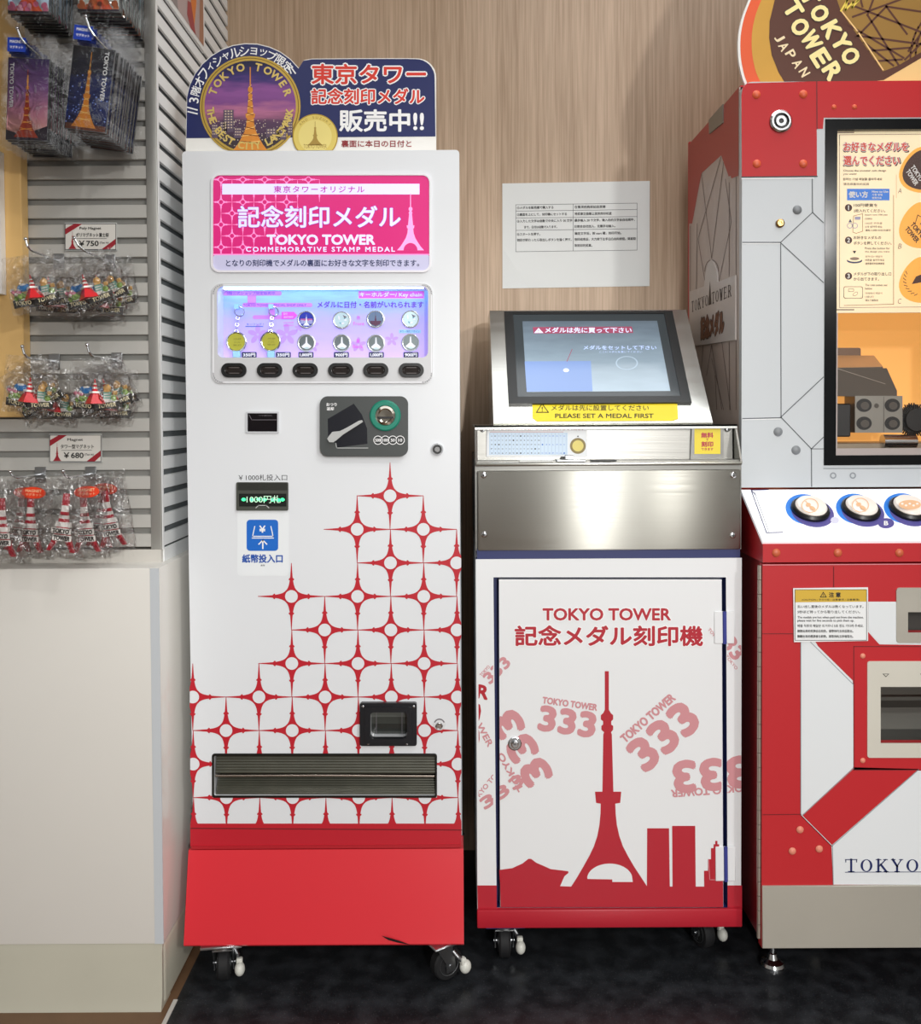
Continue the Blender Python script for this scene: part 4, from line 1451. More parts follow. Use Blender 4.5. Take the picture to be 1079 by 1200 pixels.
q = [bpn(x, y, .002) for x, y in ((810, 499.5), (847, 499.5), (847, 538), (808, 538))]
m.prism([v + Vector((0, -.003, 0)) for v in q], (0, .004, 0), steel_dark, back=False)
d = D(m, Plane((0, BY - .005, 0), (0, -1, 0)))
d.rect(813.5, 501.5, 844, 532, ink_yellow, 0)
d.text('無料', 828.5, 510, 14, 6, ink_red, 1, 0.05)
d.text('で', 828.5, 515.2, 2.6, 2.6, ink_red, 1, 0.05)
d.text('刻印', 828.5, 520.5, 13.5, 6, ink_red, 1, 0.05)
d.text('できます', 828.5, 526.3, 14, 2.8, ink_red, 1, 0.04)
m.build('yellow_plate', eng)
for x, y in ((565.5, 503.5), (852.5, 503)):
    screw(eng, bpn(x, y, .001), (0, -1, 0), .0055)
m = MB()
t0 = P(666, 541, EY)
m.box(P(652, 541, EY).x, P(686, 541, EY).x, EY - .008, EY + .03, t0.z, t0.z + .005, chrome, .001, 1)
m.box(P(662, 541, EY).x, P(672, 541, EY).x, EY - .004, EY + .012, t0.z + .005, t0.z + .014, zinc, .001, 1)
m.box(P(692, 541, EY).x, P(722, 541, EY).x, EY - .006, EY + .02, t0.z, t0.z + .004, M('tray_black', '#1b1b1b', 0.3), .001, 1)
m.box(P(609, 541, EY).x, P(648, 541, EY).x, EY - .004, EY + .03, t0.z, t0.z + .0025, M('tray_white', '#dadad6', 0.3))
m.build('medal_tray', eng)

# tilted monitor housing
HB, HT = 2.115, 2.36
hx0 = (P(578, 490, HB).x + P(574, 364, HT).x) / 2
hx1 = (P(835, 490, HB).x + P(803.5, 364, HT).x) / 2
hz0, hz1 = z_hi + .004, P(690, 363.5, HT).z
sec = [(HB, hz0), (HB - .004, hz0 + .004), (HT, hz1), (2.53, hz1), (2.53, hz0)]
m = MB()
m.prism([(hx0, y, z) for y, z in sec], (hx1 - hx0, 0, 0), steel_top)
hous = m.build('monitor_housing', eng)
hn = Vector((0, -(hz1 - hz0 - .004), (HT - HB + .004)))
mp_ = Plane((0, HT, hz1), hn)
m = MB()
bez = M('monitor_bezel', '#17191a', 0.3)
def mq(pts, l):
    return [mp_(x, y, l) for x, y in pts]
b_out = mq(((590.5, 367), (787.2, 366.2), (809.8, 473.3), (596, 475)), .006)
b_in = mq(((601, 370), (777.5, 369.3), (797, 465.8), (606.5, 466.8)), .006)
m.plate(b_out, [b_in], -mp_.n * .006, bez)
m.build('bezel', eng)
m = MB()
m.prism(mq(((600.5, 369.5), (778, 369), (797.5, 466.2), (606, 467.2)), .004), -mp_.n * .003, M('screen_glass_edge', '#3f464a', 0.12), back=False)
d = D(m, mp_, l0=.0043)
scr_top = ramp('screen_glow', [(0.0, '#a9bcca'), (0.5, '#8698a6'), (1.0, '#5f6c78')], 2, mp_(690, 460).z - 0.0, mp_(690, 378).z, 0.08, 0.22)
d.poly([(612, 378), (769.5, 377.3), (785, 459.6), (617, 460.8)], scr_top, 0)
d.poly([(614.5, 425), (692, 424.5), (694, 460), (617, 460.5)], M('screen_blue', '#7d98cc', 0.1, emit=0.2), 1)
d.poly([(624, 385), (740, 384.3), (741.5, 391.8), (625, 392.6)], M('screen_red', '#9a4a63', 0.1, emit=0.3), 2)
s_white = M('screen_white', '#d5defa', 0.1, emit=0.4)
d.poly([(625.5, 392), (636.5, 392), (630.8, 386)], s_white, 3)
d.text('!', 630.8, 389.7, .9, 3.4, M('screen_red'), 4)
d.text('メダルは先に買って下さい', 689, 388.6, 101, 6.2, s_white, 3, 0.03)
d.text('メダルをセットして下さい', 726, 409, 85, 4.8, M('screen_cyan', '#c0d2fa', 0.1, emit=0.4), 3, 0.02)
d.text('ここにメダルを置いてください', 727, 414, 50, 2.2, MATS['screen_cyan'], 3)
d.ring(734, 427, 11.5, 13, M('screen_ring', '#a9bccb', 0.1, emit=0.25), 2, 0, 360, 30, .62)
d.circ(663, 435.5, 3.4, s_white, 2, 2.2)
d.line([(670, 411), (664, 425)], .7, M('screen_red'), 2)
m.build('touch_screen', eng)
m = MB()
d = D(m, mp_, l0=.0008)
d.poly([(627, 472), (790, 471), (793.5, 474), (794.5, 491), (788, 493.3), (629, 494), (623.8, 490), (623.6, 475)], ink_yellow, 0)
d.text('メダルは先に設置してください', 703, 478.2, 114, 6.6, ink_black, 1, 0.012)
d.text('PLEASE SET A MEDAL FIRST', 708, 487.6, 115, 5, ink_black, 1, 0.03)
d.line([(628.5, 483.5), (642.5, 483.5), (635, 473.5)], 1, ink_black, 1, True)
d.text('!', 635.2, 479.8, 1.2, 5.4, ink_black, 1, 0.02)
m.build('yellow_sticker', eng)
c = FLOOR(592, 1135)
caster(eng, c.x, 2.085, ezb - .012, 0.02, True, False)
c2 = FLOOR(836, 1130)
caster(eng, c2.x, 2.12, ezb - .012, 0.35, True, False)
caster(eng, c.x, 2.48, ezb - .012, 0.5, False, False)
caster(eng, c2.x, 2.48, ezb - .012, 0.2, False, False)
for x in (c.x, c2.x):
    for y in (2.10, 2.48):
        m = MB()
        m.box(x - .055, x + .06, y - .05, y + .05, ezb - .012, ezb, navy_paint)
        m.build('caster_pad', eng)

# ================================================================== red medal machine
RY, RL = 2.10, 1.951
rp, rl = FR(RY), FR(RL)
rx0 = (P(867, 200, RY).x + P(870, 540, RY).x) / 2
lx0 = (P(893, 700, RL).x + P(893.5, 1080, RL).x) / 2
rx0 = (rx0 + lx0) / 2
rx1 = rx0 + .80
rzt = P(960, 95.5, RY).z
rzm = P(960, 571, RY).z
lzt = P(960, 661, RL).z
lzb = P(985, 1110, RL).z
mach = thing('medal_machine', 'large red and grey medal dispenser with lit window and three round white buttons', 'vending machine', ((rx0 + rx1) / 2, 2.28, 0))
mred = M('machine_red', '#c01c22', 0.42, spec=.25)
mred2 = M('machine_red_low', '#bb272d', 0.42, spec=.35)
mgrey = M('machine_pale_grey', '#c6cbce', 0.4)
mwhite = M('machine_white', '#dfe3e5', 0.4)
seam = M('printed_seam', '#4d5257', 0.5)
seam_soft = M('printed_seam_soft', '#8e9499', 0.5)
dome_red = M('rivet_orange', '#e0613c', 0.4)
dome_grey = M('rivet_grey', '#85898c', 0.35)
side_beige = M('side_panel_print', '#b9aaa1', 0.4)
RB = 2.535
rxb = rx0 - .012
# cabinet shell: hollow behind the window
WX0, WX1 = rp(966, 300).x, rx1 - (rp(966, 300).x - rx0)
WZ1, WZ0 = rp(1020, 139.5).z, rp(1020, 545).z
m = MB()
R8 = .022
outp = [(rx0, RY, rzm), (rx1, RY, rzm), (rx1, RY, rzt)]
for i in range(7):
    t = R(90 + 90 * i / 6)
    outp.append((rx0 + R8 + R8 * math.cos(t), RY, rzt - R8 + R8 * math.sin(t)))
wh = [(WX0, RY, WZ0), (WX1, RY, WZ0), (WX1, RY, WZ1), (WX0, RY, WZ1)]
m.plate(outp, [wh], (0, .02, 0), mgrey)
d = D(m, rp)
# red corner block and band
d.poly([(868.5, 112), (870, 103), (875, 97.6), (956.5, 95.4), (957, 206), (869, 207)], mred, 1)
rxr = 540 + rx1 / RY * F_PX
d.poly([(957, 95.4), (rxr, 93), (rxr, 137), (965, 138), (964, 151), (957, 151)], mred, 1)
d.line([(956.7, 96), (957, 151)], 1.1, M('red_seam', '#5d0e14', 0.6), 2)
d.line([(869, 207.6), (957, 206.8)], 1.3, M('dark_edge', '#2a2b2e', 0.5), 2)
d.line([(869, 209.5), (953, 208.8)], 1.2, ink_white, 2)
# grey armour plates drawn with seams
d.line([(951.5, 210), (951.8, 249), (914.5, 284), (915, 489), (950.5, 526), (950.8, 570)], 1.0, seam, 1)
d.line([(870, 284), (914.5, 284)], 1.0, seam, 1)
d.line([(870, 490.5), (915, 489.5)], 1.0, seam, 1)
d.line([(951.8, 249), (964.5, 261)], 1.0, seam, 1)
d.line([(915, 285), (964.5, 331)], 1.0, seam, 1)
d.line([(914.5, 489), (964.5, 442)], 1.0, seam, 1)
d.line([(950.5, 526), (964.5, 512.5)], 1.0, seam, 1)
d.line([(950.5, 526), (964.5, 526)], .8, seam, 1)
d.line([(870, 285.6), (914, 285.6)], .8, ink_white, 1)
d.line([(870, 492), (914, 491)], .8, ink_white, 1)
d.line([(965, 549), (rxr, 548)], 1.2, seam_soft, 1)
for x, y in ((976, 557.3), (999, 557.3)):
    d.ring(x, y, 2.2, 3.8, seam_soft, 1)
m.build('front_panel', mach)
def rivet(parent, p, r, mat, n=(0, -1, 0)):
    m = MB()
    m.lathe(p, n, [(r, 0), (r * .92, r * .18), (r * .6, r * .42), (r * .25, r * .52), (0, r * .54)], mat, 18)
    m.build('rivet', parent)
pr = RY / F_PX
for x, y in ((886, 111), (941, 110.5), (886.5, 192), (941, 192)):
    rivet(mach, rp(x, y, .0005), 5 * pr, dome_red)
for x, y in ((977, 125.5), (1001, 125.3)):
    rivet(mach, rp(x, y, .0005), 3 * pr, dome_red)
for x, y in ((934, 246), (911.5, 506), (932.5, 527.5)):
    rivet(mach, rp(x, y, .0005), 5.4 * pr, dome_grey)
m = MB()
q = rp(914.3, 142.5, .0005)
m.lathe(q, (0, -1, 0), [(13 * pr, 0), (13 * pr, .004), (11 * pr, .007), (9 * pr, .007), (8.4 * pr, .002), (6.5 * pr, .002), (6 * pr, .006), (3 * pr, .006), (2.6 * pr, .003), (0, .003)], None, 32, [chrome, chrome, chrome, black, black, black, zinc, black, black])
m.build('key_lock', mach)
m = MB()
q = rp(913.5, 262, .0005)
m.lathe(q, (0, -1, 0), [(5 * pr, 0), (5 * pr, .004), (3.4 * pr, .006), (2 * pr, .006), (1.8 * pr, .003), (0, .003)], M('brass_bolt', '#a5814f', 0.3, 0.9), 24)
m.build('brass_bolt', mach)

# shell: sides, top, back
m = MB()
m.prism([(rx0, RY + .0205, rzm), (rxb, RB, rzm), (rxb, RB, rzt - .012), (rx0, RY + .0205, rzt - .004)], (.018, 0, 0), side_beige)
slope = Vector((rxb - rx0, RB - RY - .02, 0))
snv = Vector((-slope.y, slope.x, 0)).normalized()
sp2 = Plane((rx0, RY + .02, 1.5), snv)
d = D(m, sp2)
side_red = M('side_red_print', '#a8403a', 0.4)
side_line = M('side_line', '#6d5a52', 0.5)
def at_edge(y):   # front edge pixel column of the side panel at this height
    return 866.2
def ptop(x):      # top edge of the side panel in the photograph's frame
    t = sp2(x, 300)
    f = (t.y - RY - .02) / (RB - RY - .02)
    z = rzt - .0045 - .008 * f
    dd_ = ray(x, 300)
    lo, hi = 60.0, 300.0
    for _ in range(30):
        mid = (lo + hi) / 2
        if sp2(x, mid).z > z:
            lo = mid
        else:
            hi = mid
    return hi
d.poly([(806.8, ptop(806.8)), (835, ptop(835)), (865.5, ptop(865.5)), (865.5, 200), (854, 207), (845, 182), (822, 203), (811, 262), (806.8, 262)], side_red, 0)
d.poly([(806.8, 200), (823.5, 200), (807, 243)], side_red, .5)
d.poly([(854, 199), (865.5, 199), (865.5, 206), (857, 209)], side_red, .5)
grey_l = M('side_pale', '#cfc4bc', 0.4)
for pts in ([(845, 184), (818, 280), (827, 335)], [(822, 204), (834, 303)], [(848, 190), (834, 303)], [(850, 210), (857, 260), (842.5, 330)], [(817, 262), (816, 340)], [(854.5, 214), (854.5, 324)], [(862.6, 208), (862.6, 480)], [(809, 265), (809, 341)], [(834, 312), (834, 352)]):
    d.line(pts, .55, side_line, 1)
d.line([(834 - 8 * math.cos(R(t)), 318 - 13.5 * math.sin(R(t))) for t in range(0, 181, 15)], .7, side_line, 1)
for pts in ([(824, 405), (822, 432)], [(846, 401), (856, 480)], [(834, 404), (828, 440)], [(834, 404), (846, 480)], [(854.5, 400), (855, 480)], [(838, 440), (840, 480)], [(834, 420), (848, 480)]):
    d.line(pts, .55, side_line, 1)
m.build('side_panel', mach)
m = MB()
plate_pts = [(809.7, 341.7), (826.7, 335.5), (828, 322), (831, 309), (834.5, 304.5), (838, 308), (841.5, 318), (842.5, 330.5), (863.3, 322.5), (863.3, 398.3), (814, 405.8), (810, 403)]
m.prism([sp2(x, y, .004) for x, y in plate_pts], -snv * .0035, M('side_plate', '#c3bbb6', 0.35), back=False)
def slocal(x, y, l):
    return sp2.p * 0 + Vector((rx0, RY + .02, 0)) + slope.normalized() * x + Vector((0, 0, y)) + snv * l
def sl(px, py):
    q = sp2(px, py) - Vector((rx0, RY + .02, 0))
    return q.dot(slope.normalized()), q.z
dl = D(m, lambda x, y, l: slocal(-x, y, l + .004), up=1)
u0, za = sl(811.5, 366)
u1, zb_ = sl(859.5, 352)
serif_text(dl, 'TOKYO', -u0, -(u0 * .5 + u1 * .5) - .012, za + .001, .026, M('brown_black_ink', '#33241c', 0.5), 1, .16)
serif_text(dl, 'TOWER', -(u0 * .5 + u1 * .5) + .012, -u1, za + .001, .026, M('brown_black_ink'), 1, .16)
dl.poly([(-(u0 + u1) / 2 - .013, za), (-(u0 + u1) / 2 + .013, za), (-(u0 + u1) / 2, za + .06)], M('brown_black_ink'), 1)
um, zm = sl(836, 381)
dl.text('記念メダル', -um, zm, .19, .055, M('side_brown_ink', '#7c5038', 0.5), 1, 0.045, out=M('brown_black_ink'), outw=.05)
sg = m.build('side_sign', mach)
m = MB()
m.box(rx0 + .002, rx1 - .002, RY + .0205, RB, rzt - .016, rzt - .0005, mred)
m.build('top_panel', mach)
m = MB()
m.box(rxb, rx1 - .002, RB, RB + .012, rzm, rzt - .006, mred2)
m.build('back_panel', mach)
m = MB()
m.box(rx1 - .018, rx1, RY + .0205, RB, rzm, rzt - .004, side_beige)
m.build('far_side_panel', mach)
m = MB()
q = sp2(839, 140, .0)
m.prism([sp2(x, y, .003) for x, y in ((831.5, ptop(831.5) - 1), (848, ptop(848) - 1), (848, 144), (832, 157))], -snv * .003, M('bracket_grey', '#8d8a80', 0.4, 0.6), back=False)
m.build('top_bracket', mach)

# window: black frame, lit sheet, interior, glass
m = MB()
fr_out = [(WX0, RY, WZ0), (WX1, RY, WZ0), (WX1, RY, WZ1), (WX0, RY, WZ1)]
ix0, ix1 = rp(980, 300).x, WX1 - (rp(980, 300).x - WX0)
iz1, iz0 = rp(1020, 152).z, rp(1020, 533.5).z
m.plate(fr_out, [[(ix0, RY, iz0), (ix1, RY, iz0), (ix1, RY, iz1), (ix0, RY, iz1)]], (0, .03, 0), M('window_black', '#0e1012', 0.16, spec=.25))
for v in range(len(m.v)):
    m.v[v].y -= .002
m.build('window_frame', mach)
m = MB()
jx0, jx1 = rp(984.5, 300).x, WX1 - (rp(984.5, 300).x - WX0)
jz0 = rp(1020, 525.5).z
m.plate([(ix0, RY + .012, iz0), (ix1, RY + .012, iz0), (ix1, RY + .012, iz1), (ix0, RY + .012, iz1)], [[(jx0, RY + .012, jz0), (jx1, RY + .012, jz0), (jx1, RY + .012, rp(1020, 366).z), (jx0, RY + .012, rp(1020, 366).z)]], (0, .004, 0), M('inner_frame', '#cbbfbb', 0.35))
m.build('inner_frame', mach)
m = MB()
m.add([(WX0, RY - .0005, WZ0), (WX1, RY - .0005, WZ0), (WX1, RY - .0005, WZ1), (WX0, RY - .0005, WZ1)], [(0, 1, 2, 3)], glass)
m.build('window_pane', mach)
# backlit instruction sheet
PY = RY + .0115
pp = FR(PY)
m = MB()
cream = M('cream_backlit', '#fbeac4', 0.4, emit=0.28)
pz0 = pp(1020, 366.5).z
m.box(ix0, ix1, PY, PY + .0004, pz0, iz1, cream)
d = D(m, pp, l0=.0002, dl=.00015)
br = M('brown_print', '#4a2a20', 0.5)
rd = M('warm_red_print', '#d8452b', 0.45, emit=0.15)
d.line([(979.5, 176), (979.5, 155.5), (1000, 155.2)], 1.4, M('pale_brown', '#a08c7c', 0.5), 1)
d.line([(983.5, 170), (983.5, 158), (1115, 157)], .6, MATS['pale_brown'], 1)
d.line([(983.5, 158), (983.5, 360.5), (1115, 359.5)], .6, MATS['pale_brown'], 1)
d.line([(979.5, 345), (979.5, 363), (1000, 363)], 1.4, MATS['pale_brown'], 1)
d.text('お好きなメダルを', 1026, 172, 75, 10.2, rd, 3, 0.03, out=ink_white, outw=.07)
d.text('選んでください', 1021, 188.3, 65, 10.2, rd, 3, 0.03, out=ink_white, outw=.07)
d.text('お好きなメダルを', 1026.5, 172.6, 77, 12, br, 1.5, 0.06)
d.text('選んでください', 1021.5, 188.9, 67, 12, br, 1.5, 0.06)
d.text('Choose the souvenir coin design', 1013, 200.3, 50, 2.9, br, 2, .02)
d.text('you want!', 995.5, 204.2, 15.5, 2.7, br, 2, .02)
d.text('원하는 기념 메달을 골라주세요', 1010.5, 210, 46, 3, br, 2, .02)
d.text('请选择喜欢的奖牌', 1003, 215.8, 30, 2.8, MATS['pale_brown'], 2, .02)
blue_box = M('blue_backlit', '#1d74d6', 0.4, emit=0.25)
d.rect(992.3, 221.3, 1042, 234.8, blue_box, 2)
d.text('使い方', 1005.5, 228, 22, 7.2, ink_white, 3, 0.05)
d.text('How to Use', 1031, 224.6, 19, 2.6, ink_white, 3, .04)
d.text('사용 방법', 1027.5, 228.3, 12, 2.4, ink_white, 3, .03)
d.text('使用方法', 1027, 232, 11, 2.4, ink_white, 3, .03)
d.line([(1046.8, 229), (1046.8, 356.5), (989, 358)], .7, M('tan_line', '#b08a60', 0.5), 2)
d.line([(1050, 205), (1050, 232)], .6, M('tan_faint', '#e2cfa6', 0.5), 2)
steps = ((243.5, '1', '100円硬貨を', '2枚入れてください。', 240.5, 247), (281.5, '2', 'お好きなメダルの', 'ボタンを押してください。', 278.5, 285), (323.5, '3', 'メダルが下の取り出し口', 'から出てきます。', 321, 327))
for y, n_, t1, t2, y1, y2 in steps:
    d.circ(994, y, 4.2, br, 2, n=24)
    d.text(n_, 994, y, None, 5, ink_white, 3, .05)
    d.text(t1, 1000 + len(t1) * 2.0, y1, len(t1) * 4.0, 3.9, br, 2, .015)
    d.text(t2, 1000 + len(t2) * 1.85, y2, len(t2) * 3.7, 3.9, br, 2, .015)
for y, lines in ((252, ('Insert two 100 yen', 'coins.', '100엔 주화를', '2개 넣어주세요', '请投入2枚100日元硬币')), (291, ('Press the button for', 'the design you want.', '원하시는 메달의', '버튼을 눌러주세요', '请按喜欢的奖牌按钮')), (334, ('The coin comes out', 'below.', '아래에서 메달이', '나옵니다', '请从下面取出'))):
    for j, t in enumerate(lines):
        d.text(t, 1013.5 + len(t) * (.72 if j < 2 else 1.25), y + j * 4.1 + (j > 1) * 1.5, len(t) * (1.45 if j < 2 else 2.5), 2.5, br if j != 2 else MATS['pale_brown'], 2, .01)
d.frame(988.5, 336, 1010.5, 349.5, .7, MATS['pale_brown'], 2, 2)
d.frame(994, 338.5, 1000, 341.5, .5, MATS['pale_brown'], 2, .5)
d.circ(1002, 344.5, 3.4, MATS['pale_brown'], 2, 2, 18, rot=-35)
d.circ(1002, 344.5, 2.8, cream, 2.5, 1.5, 18, rot=-35)
d.circ(1001, 305.5, 9, ink_navy, 2, 3.2)
d.circ(1001, 304, 8.3, M('cream_backlit'), 2.5, 2.8)
d.circ(1001, 303.2, 5.5, MATS['pale_brown'], 3, 1.8)
d.poly([(998.8, 294), (1003, 294), (1001, 297.5)], ink_black, 2)
d.line([(1000, 253), (1010.5, 250.5), (1010.5, 271), (1003, 273.5), (999, 272), (1000, 253)], .6, M('tan_line'), 2)
d.rect(1001.5, 254, 1008, 257.5, M('lilac_print', '#b6b4d8', 0.5), 2.5)
d.poly([(994, 260.5), (998, 260.5), (996, 256.5)], ink_navy, 2)
for x in (995.5, 1001.5):
    d.ring(x, 264.5, 2.6, 3.3, MATS['lilac_print'], 3, 0, 360, 20)
# picks A B C on the sheet
honey = M('honey_backlit', '#eba83a', 0.4, emit=0.4)
def pick(cx, cy, rw, rh, mat, k, shade=None):
    pts = []
    for i in range(40):
        t = 2 * PI * i / 40
        w = 1 - .28 * math.sin(t)
        pts.append((cx + rw * math.cos(t) * w, cy - rh * math.sin(t)))
    d.poly(pts, mat, k)
pick(1081, 199, 27, 27, honey, 2)
pick(1082, 199, 24, 23.5, M('choc_print', '#4b2416', 0.45), 3)
pick(1079, 264, 25, 27, honey, 2)
pick(1080, 328, 26, 27, honey, 2)
for t, x, y, w_, h_ in (('TOKYO', 1074, 203, 20, 5.2), ('TOWER', 1068.5, 208, 20, 5.2)):
    d.text(t, x, y, w_, h_, ink_white, 4, .05, rot=-57)
for t, x, y, w_, h_ in (('TOKYO', 1075, 270, 21, 5.5), ('TOWER', 1068.5, 275, 21, 5.5)):
    d.text(t, x, y, w_, h_, br, 4, .05, rot=-50)
d.line([(1072, 262), (1075, 252), (1082, 256), (1078, 263)], .8, br, 4)
d.poly([(1068, 333), (1073, 324), (1081, 321), (1086, 334), (1079, 331)], br, 4)
for i in range(9):
    a_ = R(150 + i * 12)
    d.line([(1080 + 22 * math.cos(a_), 328 - 20 * math.sin(a_)), (1080 + 19 * math.cos(a_ + .12), 328 - 17.5 * math.sin(a_ + .12))], .8, br, 4)
for t, y in (('A', 223.5), ('B', 288.5), ('C', 353)):
    d.text(t, 1054, y, 4.4, 6, M('pale_brown'), 2, .0, shear=.2)
m.build('instruction_sheet', mach)

# inside of the machine
tan = M('tan_added_glow', '#f2b05c', 0.55, emit=0.6)  # emission added to the panel in place of interior lamp light
m = MB()
IB = RY + .27
m.box(WX0 - .02, WX1 + .02, IB, IB + .01, WZ0 - .05, WZ1, tan)
m.build('inner_back_panel', mach)
m = MB()
m.box(WX0 - .02, WX1 + .02, RY + .03, IB, WZ0 - .03, WZ0 - .02, M('inner_floor', '#6b5f55', 0.4))
m.build('inner_floor', mach)
m = MB()
m.box(WX0 + .1, WX1 - .1, RY + .07, RY + .1, WZ1 + .004, WZ1 + .012, M('inner_lamp', '#ffd9a0', 0.5, emit=7.0))
m.build('inner_lamp', mach)
GY = RY + .09
gp = FR(GY)
gq = FR(GY + .06)
mech = bpy.data.objects.new('coin_mechanism', None)
C.objects.link(mech)
mech.location = Vector((WX0 + .12, GY, WZ0)) - worldloc(mach)
mech.parent = mach
WORLD[mech.name] = Vector((WX0 + .12, GY, WZ0))
mgr = M('mechanism_grey', '#8b8880', 0.4, 0.5)
m = MB()
m.prism([gq(x, y) for x, y in ((978, 407.5), (1007, 407.5), (1008.5, 409), (1008.5, 416.5), (978, 416.5))], (0, .004, 0), M('bracket_brown', '#6b5442', 0.4, 0.4))
m.build('bracket', mech)
m = MB()
m.poly([gq(976, 416.5), gq(1024, 416.5), gp(1034.5, 430), gp(976, 431)], M('cream_cover', '#dfb98a', 0.4))
m.poly([gp(976, 431), gp(1034.5, 430), gp(1034.5, 432.5), gp(976, 433.5)], M('cover_edge', '#5c5044', 0.4))
m.build('cover', mech)
m = MB()
m.prism([gp(x, y, .004) for x, y in ((976, 431.5), (1038, 431.5), (1050, 458), (1050, 466), (1040, 466), (976, 464))], (0, .05, 0), M('smoked_hood', '#6a635b', 0.15))
d = D(m, gp, l0=.005)
d.line([(980, 432), (1036, 450)], .6, M('hood_line', '#b5aa9c', 0.3), 0)
m.build('hood', mech)
m = MB()
m.prism([gp(x, y, .008) for x, y in ((1000, 464), (1055.5, 464), (1055.5, 507), (1000, 507))], (0, .06, 0), mgr)
d = D(m, gp, l0=.0085)
hole_m = M('mechanism_hole', '#1d1a18', 0.35)
for x, y in ((1010.5, 475), (1043.5, 475), (1010.5, 496), (1043.5, 496)):
    d.circ(x, y, 9, hole_m, 0, 7.8)
    d.circ(x + 1, y + .5, 5, M('hole_inner', '#5a544d', 0.3), 1, 4.5)
d.circ(1025, 475.5, 2.8, M('hole_inner'), 0)
d.line([(1033.5, 465), (1033.5, 506)], .6, M('hole_inner'), 0)
m.build('hole_block', mech)
m = MB()
m.cyl(gp(1029, 517, .02), gp(1067, 517, .02), 8 * GY / F_PX, chrome, 24)
m.build('roller', mech)
m = MB()
m.box(gp(984, 500).x - .02, gp(996, 500).x, GY - .005, GY + .06, gp(984, 512).z, gp(984, 473).z, M('dark_block', '#191614', 0.35), .003, 1)
m.build('motor', mech)
m = MB()
p0, p1 = gp(983, 523), gp(1085, 508)
m.box(p0.x - .02, p1.x + .2, GY - .02, GY + .12, WZ0 - .02, p0.z + .008, M('mechanism_base', '#a2927c', 0.4, 0.3), .002, 1)
m.build('base_plate', mech)
m = MB()
bc = gp(1072, 492)
for i in range(46):
    a_ = 2 * PI * i / 46
    for j in range(3):
        rr = .034 + .008 * ((i * 7 + j * 5) % 5) / 5
        m.cyl(bc + Vector((0, .012 * j, 0)), bc + Vector((math.cos(a_) * rr, .012 * j, math.sin(a_) * rr)), .0018, M('dark_block'), 5)
m.cyl(bc + Vector((0, -.01, 0)), bc + Vector((0, .04, 0)), .026, M('dark_block'), 24)
m.build('brush_wheel', mech)

# sloping button panel
bz0, bz1 = rzm - .001, P(985, 634, RL).z
m = MB()
bpts = [(rx0, RY + .003, bz0 - .004), (rx0, RL, bz1), (rx0, RL, bz1 - .004), (rx0, RB - .03, bz1 - .06), (rx0, RB - .03, bz0 - .004)]
panel_white = M('button_panel_white', '#f6f6fa', 0.3, emit=0.3)
m.prism([(rx0, RY + .003, bz0 - .004), (rx1, RY + .003, bz0 - .004), (rx1, RL - .001, bz1), (rx0, RL - .001, bz1)], (0, .004, -.006), panel_white)
bn = Vector((0, -(bz0 - .004 - bz1), (RY + .003 - RL + .001)))
bpl = Plane((0, RL - .001, bz1), bn)
d = D(m, bpl)
d.line([(885, 580), (880, 574.5), (900, 574)], .8, ink_navy, 1)
d.line([(880.5, 576), (898, 624.5), (917, 624)], .9, ink_navy, 1)
d.line([(884, 577), (900.5, 623)], .6, seam_soft, 1)
for (x, y) in ((949, 598.5), (1008, 598), (1064, 597.5), (1122, 597)):
    d.circ(x - 5.5, y - 1.5, 23.5, M('ring_blue', '#2f80e0', 0.3, emit=0.1), 1, 17.5, 36, rot=12)
    d.circ(x + 3, y + 2.5, 25.5, M('ring_violet', '#5a559b', 0.35), 1.5, 16.5, 36, rot=14)
d.circ(1038, 613.5, 9.5, M('ring_violet'), 2, 6)
d.text('B', 1038, 613.5, 4.6, 4.8, ink_white, 3, .05)
d.circ(978, 610, 5, M('faint_lilac', '#dcdcf0', 0.4), 2, 4)
m.build('button_panel', mach)
for (x, y), w_ in zip(((949, 598.5), (1008, 598), (1064, 597.5)), 'ABC'):
    c_ = bpl(x, y)
    nn = bn.normalized()
    m = MB()
    rb = 21 * 2.02 / F_PX
    m.lathe(c_, nn, [(rb * 1.05, 0), (rb * 1.05, .007), (rb * .95, .012), (rb * .86, .012)], black, 40)
    bb = m.build('push_button', mach)
    m = MB()
    m.lathe(c_, nn, [(rb * .86, .006), (rb * .86, .014), (rb * .78, .019), (rb * .4, .0215), (0, .022)], M('button_cap', '#f5ece2', 0.2, coat=.4, emit=.12), 40)
    top_pl = Plane(c_ + nn * .0225, nn)
    d = D(m, top_pl, l0=.0003)
    tn = M('cap_print', '#e7b98f', 0.4, emit=.1)
    if w_ == 'C':
        d.circ(x + 2, y - 6, 13, tn, 0, 5.5, 28)
        for i in range(5):
            d.circ(x - 7 + i * 4.4, y - 6 + (i % 2) * 2 - 1, 1.6, M('button_cap'), 1, 1.2, 12)
    else:
        d.ring(x, y - 6, 9, 10, tn, 0, 0, 360, 30, .85)
        d.circ(x - 2, y - 7, 3, tn, 0, 2.2, 14)
        d.circ(x + 3, y - 3, 4, tn, 0, 2.0, 14, rot=30)
        d.line([(x - 5, y - 11), (x + 4, y - 1)], .8, tn, 1)
    m.build('cap', bb)
m = MB()
m.prism([(rx0 + .0005, RY + .003, bz0 - .012), (rx0 + .0005, RL, bz1 - .007), (rx0 + .0005, RL, lzt + .004), (rx0 + .0005, RB - .03, lzt + .004), (rx0 + .0005, RB - .03, bz0 - .012)], (.79, 0, 0), mred2)
fas = m.build('button_console', mach)
pr2 = RL / F_PX
for x in (909.3, 981.5, 1053.5):
    rivet(fas, rl(x, 647.8, .0005), 5 * pr2, M('rivet_rust', '#c9623f', 0.45))

